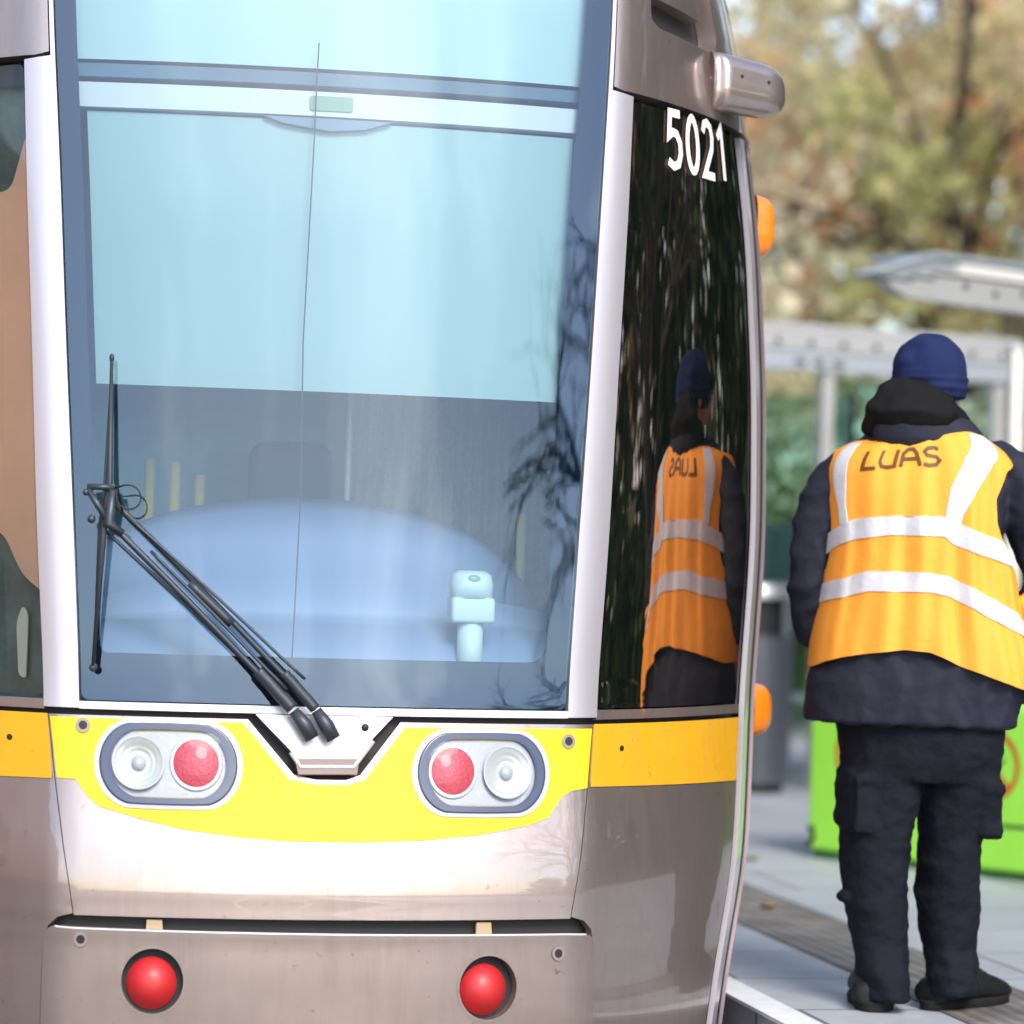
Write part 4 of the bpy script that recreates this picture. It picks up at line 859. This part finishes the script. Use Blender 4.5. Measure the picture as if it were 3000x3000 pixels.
for x_ in (2.15,3.4):
    p=R2@Vector((x_,.55,0))+Vector(o2); MB().tube([(p.x,p.y,0),(p.x,p.y,2.62)],.045,20).build('post',ALU,s2,True)
pp=empty('lighting_post',(3.93,6.25,0),'slim white square post with flat cap at the right edge, in front of the shelter','post')
MB().box((3.995,6.25,0),(4.05,6.31,2.20),bev=.005).build('shaft',mat('post_white',(.72,.70,.66),.5),pp); MB().box((3.985,6.24,2.20),(4.06,6.32,2.22)).build('cap',ALU,pp); MB().box((3.97,6.22,0),(4.08,6.34,.02)).build('foot_plate',ALU,pp)
# ------------------------------------------------------------------ brick house behind the platform
m,n,l,b=nodes_of('brick_wall'); tc=n.new('ShaderNodeTexCoord'); br=n.new('ShaderNodeTexBrick'); mp=n.new('ShaderNodeMapping'); mp.inputs['Rotation'].default_value=(PI/2,0,0); l.new(tc.outputs['Object'],mp.inputs[0]); l.new(mp.outputs[0],br.inputs['Vector'])
br.inputs['Color1'].default_value=(.22,.085,.055,1); br.inputs['Color2'].default_value=(.16,.06,.045,1); br.inputs['Mortar'].default_value=(.30,.25,.22,1); br.inputs['Scale'].default_value=1; br.inputs['Brick Width'].default_value=.23; br.inputs['Row Height'].default_value=.075; br.inputs['Mortar Size'].default_value=.008; l.new(br.outputs[0],b.inputs['Base Color']); b.inputs['Roughness'].default_value=.85
BRICK=m; ROOFT=mat('roof_slate',(.17,.10,.08),.7,var=(3,.3)); WIN=mat('house_window',(.05,.06,.07),.1,spec=.8); WF=mat('window_frame_white',(.7,.7,.68),.5)
def house(x0,y0,x1,y1,h,name,label,wallm,nw,face='-y',group=None):
    r=empty(name,((x0+x1)/2,(y0+y1)/2,0),label,'building',group)
    wl=MB().box((x0,y0,-.3),(x1,y1,h)).build('wall',wallm,r)
    ym=(y0+y1)/2; rf=MB(); rf.add([(x0-.3,y0-.4,h),(x1+.3,y0-.4,h),(x1+.3,y1+.4,h),(x0-.3,y1+.4,h),(x0-.3,ym,h+1.3),(x1+.3,ym,h+1.3)],[[0,1,5,4],[2,3,4,5],[0,4,3],[1,2,5],[3,2,1,0]]); rfo=rf.build('roof',ROOFT,r)
    MB().box((x1-1.8,ym-.3,h+.6),(x1-1.2,ym+.3,h+2.0)).build('chimney',wallm,rfo)
    for k in range(nw):
        if face=='-y':
            cx=x0+(x1-x0)*(k+.5)/nw
            f=MB().box((cx-.6,y0-.05,1.0),(cx+.6,y0-.002,2.3)).build('window',WF,r); MB().box((cx-.54,y0-.07,1.06),(cx-.03,y0-.052,2.24)).box((cx+.03,y0-.07,1.06),(cx+.54,y0-.052,2.24)).build('pane',WIN,f)
        else:
            cy=y0+(y1-y0)*(k+.5)/nw
            for zb in (1.0,4.0):
                if zb+1.6>h: continue
                f=MB().box((x1+.002,cy-.6,zb),(x1+.05,cy+.6,zb+1.5)).build('window',WF,r); MB().box((x1+.052,cy-.54,zb+.06),(x1+.07,cy-.03,zb+1.44)).box((x1+.052,cy+.03,zb+.06),(x1+.07,cy+.54,zb+1.44)).build('pane',WIN,f)
    return r
house(11.3,22,21,28,2.9,'brick_house','low brick house with reddish brown tiled roof behind the shelters',BRICK,4)
TERR=mat('terracotta_render',(.78,.42,.27),.8,var=(1,.2))
house(-32,-20,-24,30,7.5,'rendered_house','long terracotta rendered house beyond the left side of the tram',TERR,8,'+x')
# ------------------------------------------------------------------ trees
def leafmat(name,cols,trans=.35):
    m,n,l,b=nodes_of(name); at=n.new('ShaderNodeAttribute'); at.attribute_name='tone'; rp=n.new('ShaderNodeValToRGB')
    while len(rp.color_ramp.elements)<len(cols): rp.color_ramp.elements.new(.5)
    for i,c in enumerate(cols): rp.color_ramp.elements[i].position=i/(len(cols)-1); rp.color_ramp.elements[i].color=(*c,1)
    l.new(at.outputs['Fac'],rp.inputs[0]); l.new(rp.outputs[0],b.inputs['Base Color']); b.inputs['Roughness'].default_value=.5
    t=n.new('ShaderNodeBsdfTranslucent'); l.new(rp.outputs[0],t.inputs[0]); ms=n.new('ShaderNodeMixShader'); ms.inputs[0].default_value=trans; l.new(b.outputs[0],ms.inputs[1]); l.new(t.outputs[0],ms.inputs[2]); l.new(ms.outputs[0],n['Material Output'].inputs[0]); return m
LY=leafmat('autumn_leaves_olive',[(.30,.31,.12),(.52,.50,.20),(.78,.70,.34),(.54,.42,.26),(.90,.84,.58)],.5)
LO=leafmat('autumn_leaves_russet',[(.50,.27,.13),(.76,.45,.22),(.90,.62,.34),(.60,.48,.26)],.5)
LB=leafmat('autumn_leaves_brown',[(.30,.24,.14),(.46,.38,.22),(.62,.52,.30),(.74,.66,.34),(.38,.34,.20)],.5)
LG=leafmat('hedge_leaves_green',[(.03,.06,.02),(.06,.11,.03),(.12,.18,.05),(.20,.22,.06)])
BARK=mat('tree_bark',(.05,.038,.03),.9,var=(6,.5),bump=(20,.8,.02)); BIRCH=mat('pale_bark',(.45,.42,.38),.8,var=(5,.5),bump=(20,.5,.01))
def leaves(name,mt,clumps,per,size,parent=None):
    V_=[];F_=[];tone=[]
    for c,r,base in clumps:
        for _ in range(per):
            d=Vector((random.gauss(0,1),random.gauss(0,1),random.gauss(0,1))); d.normalize(); rr=random.random()**.45
            p=Vector(c)+Vector((d.x*r*rr,d.y*r*rr,d.z*r*.75*rr)); s=size*random.uniform(.55,1.35)
            a=Vector((random.gauss(0,1),random.gauss(0,1),random.gauss(0,1))).normalized(); b_=a.cross(Vector((random.gauss(0,1),random.gauss(0,1),random.gauss(0,1)))).normalized()
            n=len(V_); V_+= [p+a*s,p+b_*s*.55+a*s*.1,p-a*s*.8,p-b_*s*.55]; F_.append([n,n+1,n+2,n+3]); tone.append(min(1,max(0,base+random.uniform(-.25,.25))))
    me=mesh(name,V_,F_,False); at=me.attributes.new('tone','FLOAT','FACE'); at.data.foreach_set('value',tone); return link(name,me,mt,parent)
def tree(name,x,y,h,spread,mt,label,nclump,per,size,cat='tree',bare=.4,bark=None,group='trees behind the platform',lean=0,z0=.28):
    r=empty(name,(x,y,-.02),label,cat,group); tr=MB(); cl=[]
    tips=[]
    top=Vector((x+lean,y,h*.62)); base=Vector((x,y,-.05)); seg=[base+(top-base)*t+Vector((math.sin(t*5+x)*.12,math.cos(t*4+y)*.12,0))*h/8 for t in (0,.15,.35,.6,.8,1)]
    tr.tube(seg,[h*.015,h*.012,h*.010,h*.008,h*.006,h*.005],10)
    nb=13
    for k in range(nb):
        t=z0+.8*(k/nb)*(1-z0); st=base+(top-base)*min(1,t*1.05); a=k*2.4+random.uniform(-.5,.5); L=spread*random.uniform(.6,1.05)*(1-.35*t)
        e=st+Vector((math.cos(a)*L,math.sin(a)*L,h*random.uniform(.1,.34))); mid=(st+e)/2+Vector((0,0,h*.05))
        tr.tube([st,mid,e],[h*.0055,h*.0035,h*.0015],6); tips+= [(mid,.5),(e,1)]
        for q in range(3):
            f=mid+(e-mid)*random.random()+Vector((random.uniform(-1,1),random.uniform(-1,1),random.uniform(-.2,1)))*spread*.35
            tr.tube([mid+(e-mid)*random.random()*.6,f],[h*.0035,h*.001],5); tips.append((f,1))
    tr.tube([top,top+Vector((.2,.1,h*.3))],[h*.008,h*.002],6); tips.append((top+Vector((.1,0,h*.3)),1))
    tk=tr.build('trunk',bark or BARK,r,True)
    for k in range(nclump):
        p,_=tips[random.randrange(len(tips))]; q=p+Vector((random.uniform(-1,1),random.uniform(-1,1),random.uniform(-.8,.8)))*spread*.28
        cl.append((q,spread*random.uniform(.13,.30),random.random()))
    leaves('crown',mt,cl,per,size,r); return r
def copy_tree(o,loc,rz,sc,label,group):
    r=o.copy(); COL.objects.link(r); base=Vector(o.location); r.location=loc; r.rotation_euler=(0,0,rz); r.scale=(sc,sc,sc); r['label']=label; r['group']=group
    for c in o.children:
        k=c.copy(); COL.objects.link(k); k.parent=r; k.matrix_parent_inverse=c.matrix_parent_inverse.copy()
    return r
t1=tree('autumn_tree',11.0,27,10.5,4.6,LY,'tall olive and yellow autumn tree just right of the tram, behind the low shelter',44,110,.14,z0=.12)
t2=tree('brown_tree',16.5,25.5,12,5.2,LB,'broad brown half-bare tree at the right edge above the canopy',115,120,.12,z0=.12)
t3=tree('russet_tree',13.6,34,13,4.2,LO,'russet orange tree top behind the olive autumn tree',60,120,.14,z0=.3)
t5=tree('brown_tree',13.2,20.5,9,3.4,LB,'smaller brown twiggy tree directly above the canopy roof',80,130,.09,z0=.3)
def CT(o,x,y,rz,sc,label,group='trees behind the platform'): return copy_tree(o,(x,y,-.02),rz,sc,label,group)
CT(t1,20.5,33,1.3,1.15,'far olive tree to the right of the russet tree'); CT(t2,16,42,4.1,1.2,'far brown tree deep behind the brick house'); CT(t3,24,40,.7,1.1,'far russet tree at the outer right'); CT(t1,1.0,36,2.6,.85,'olive tree mostly hidden behind the tram')
for i,(x,y,rz,sc,o) in enumerate(((21,2,1,1,t2),(22,12,2,1.05,t1),(30,-20,1.7,1.0,t2))): CT(o,x,y,rz,sc,['dark brown tree beside the platform, outside the picture','olive tree beside the platform, outside the picture'][o is t1],'trees lining the platform side')
# bare trees whose twigs mirror in the glass
def bare_tree(x,y,h,label,depth=6):
    r=empty('bare_tree',(x,y,-.02),label,'tree','bare trees beside the platform'); mb=MB()
    def grow(p,d,L,rad,n):
        q=p+d*L; m_=p+d*L*.5+Vector((random.uniform(-1,1),random.uniform(-1,1),random.uniform(-1,1)))*L*.07
        mb.tube([p,m_,q],[rad,rad*.85,rad*.7],6 if n>2 else 4,cap=False)
        if n==0: return
        for k in range(3 if n>1 else 2):
            a=Vector((random.gauss(0,1),random.gauss(0,1),random.gauss(0,.6)+.15)).normalized(); e=(d*1.0+a*random.uniform(.45,.85)).normalized()
            if n<=3: e=(e+Vector((0,0,-.12))).normalized()
            grow(p+(q-p)*random.uniform(.55,1),e,L*random.uniform(.62,.82),rad*.6,n-1)
    grow(Vector((x,y,-.1)),Vector((.03,.02,1)).normalized(),h*.26,h*.018,depth)
    mb.build('branches',BARK,r,True); return r
bt=bare_tree(12.7,-12.0,13,'leafless tree with fine twigs standing behind the camera position on the right')
CT(bt,14.5,-14.5,1.3,1.0,'leafless tree further right behind the camera position','bare trees beside the platform'); CT(bt,9.9,1.5,2.6,.62,'leafless tree beside the platform opposite the tram corner','bare trees beside the platform')
cl=[]  # unseen hedge added to close bright gaps mirrored in the corner panel
for k in range(230):
    y=random.uniform(-16,19); cl.append(((11.3+random.uniform(-.3,.5),y,random.uniform(.1,2.0)),random.uniform(.5,.8),random.random()))
o=leaves('added_hedge',LG,cl,60,.13); tag(o,'unseen dark green hedge added right of the picture to close bright gaps in reflections','hedge',kind='stuff')
# hedge and shrubs behind the platform
def shrub(x,y,r,h,mt,label,n_=26):
    e=empty('shrub',(x,y,-.02),label,'shrub','shrubs behind the platform'); cl=[((x+random.uniform(-r,r),y+random.uniform(-r,r)*.6,h*random.uniform(.12,.9)),r*random.uniform(.3,.5),random.random()) for _ in range(n_)]
    mb=MB()
    for k in range(5): mb.tube([(x,y,-.05),(x+random.uniform(-r,r)*.7,y+random.uniform(-r,r)*.4,h*.7)],[.03,.008],5)
    mb.build('stem',BARK,e); leaves('foliage',mt,cl,110,.055,e)
shrub(5.0,14.2,1.3,1.9,LG,'rounded green shrub behind the litter bin',34); shrub(4.2,17,1.5,2.6,LG,'taller green shrub behind the bin and cabinet',34); shrub(7.0,15.5,1.5,2.2,LG,'wide green shrub seen through the shelter glass',34); shrub(9.2,16.8,1.6,2.2,LY,'yellowing shrub at the right behind the shelter',34); shrub(6.6,20,1.8,3.6,LY,'tall yellow-green shrub under the olive tree',40); shrub(9.0,20.5,1.6,3.2,LB,'brown shrub before the brick house',36)
# unseen belt of trees, added dense so the side glass mirrors dark
cl=[]
for k in range(430):
    y=random.uniform(-8,17); cl.append(((12.5+random.uniform(0,4)+.1*abs(y),y,random.uniform(.3,11+1.5*math.sin(y*.5))),random.uniform(1.0,1.9),random.random()))
o=leaves('added_tree_belt',LG,cl,75,.26); tag(o,'unseen dark green belt of trees added right of the picture to darken reflections','wood',kind='stuff')
# far wood closing the view
cl=[]
for k in range(230):
    x=random.uniform(-25,62); cl.append(((x,random.uniform(52,62),random.uniform(0,(2.5 if 13<x<20 else 6.5)+1.5*math.sin(x*.35))),random.uniform(1.3,2.6),random.random()))
o=leaves('far_wood',LB,cl,60,.32); tag(o,'brown autumn wood far behind the platform','wood',kind='stuff')
# fallen leaves on the platform
FL=mat('fallen_leaf',(.30,.17,.06),.7)
for x,y,a,lb in ((1.93,2.9,.4,'curled brown leaf on the dark tactile strip'),(2.6,1.6,1.2,'small brown leaf on the slabs right of the person'),(2.35,4.6,2.2,'small brown leaf on the slabs by the green box corner')):
    mb=MB(); V_=[];F_=[]
    for i in range(5):
        t=-1+i/2
        for s_ in (-1,0,1): V_.append((x+.035*t*math.cos(a)-.018*s_*(1-t*t*.8)*math.sin(a),y+.035*t*math.sin(a)+.018*s_*(1-t*t*.8)*math.cos(a),.008+.012*abs(s_)+.006*t*t))
    for i in range(4):
        for k in range(2): F_.append([3*i+k,3*i+k+1,3*i+k+4,3*i+k+3])
    o=mb.add(V_,F_).build('fallen_leaf',FL,None,True); tag(o,lb,'leaf','fallen leaves')
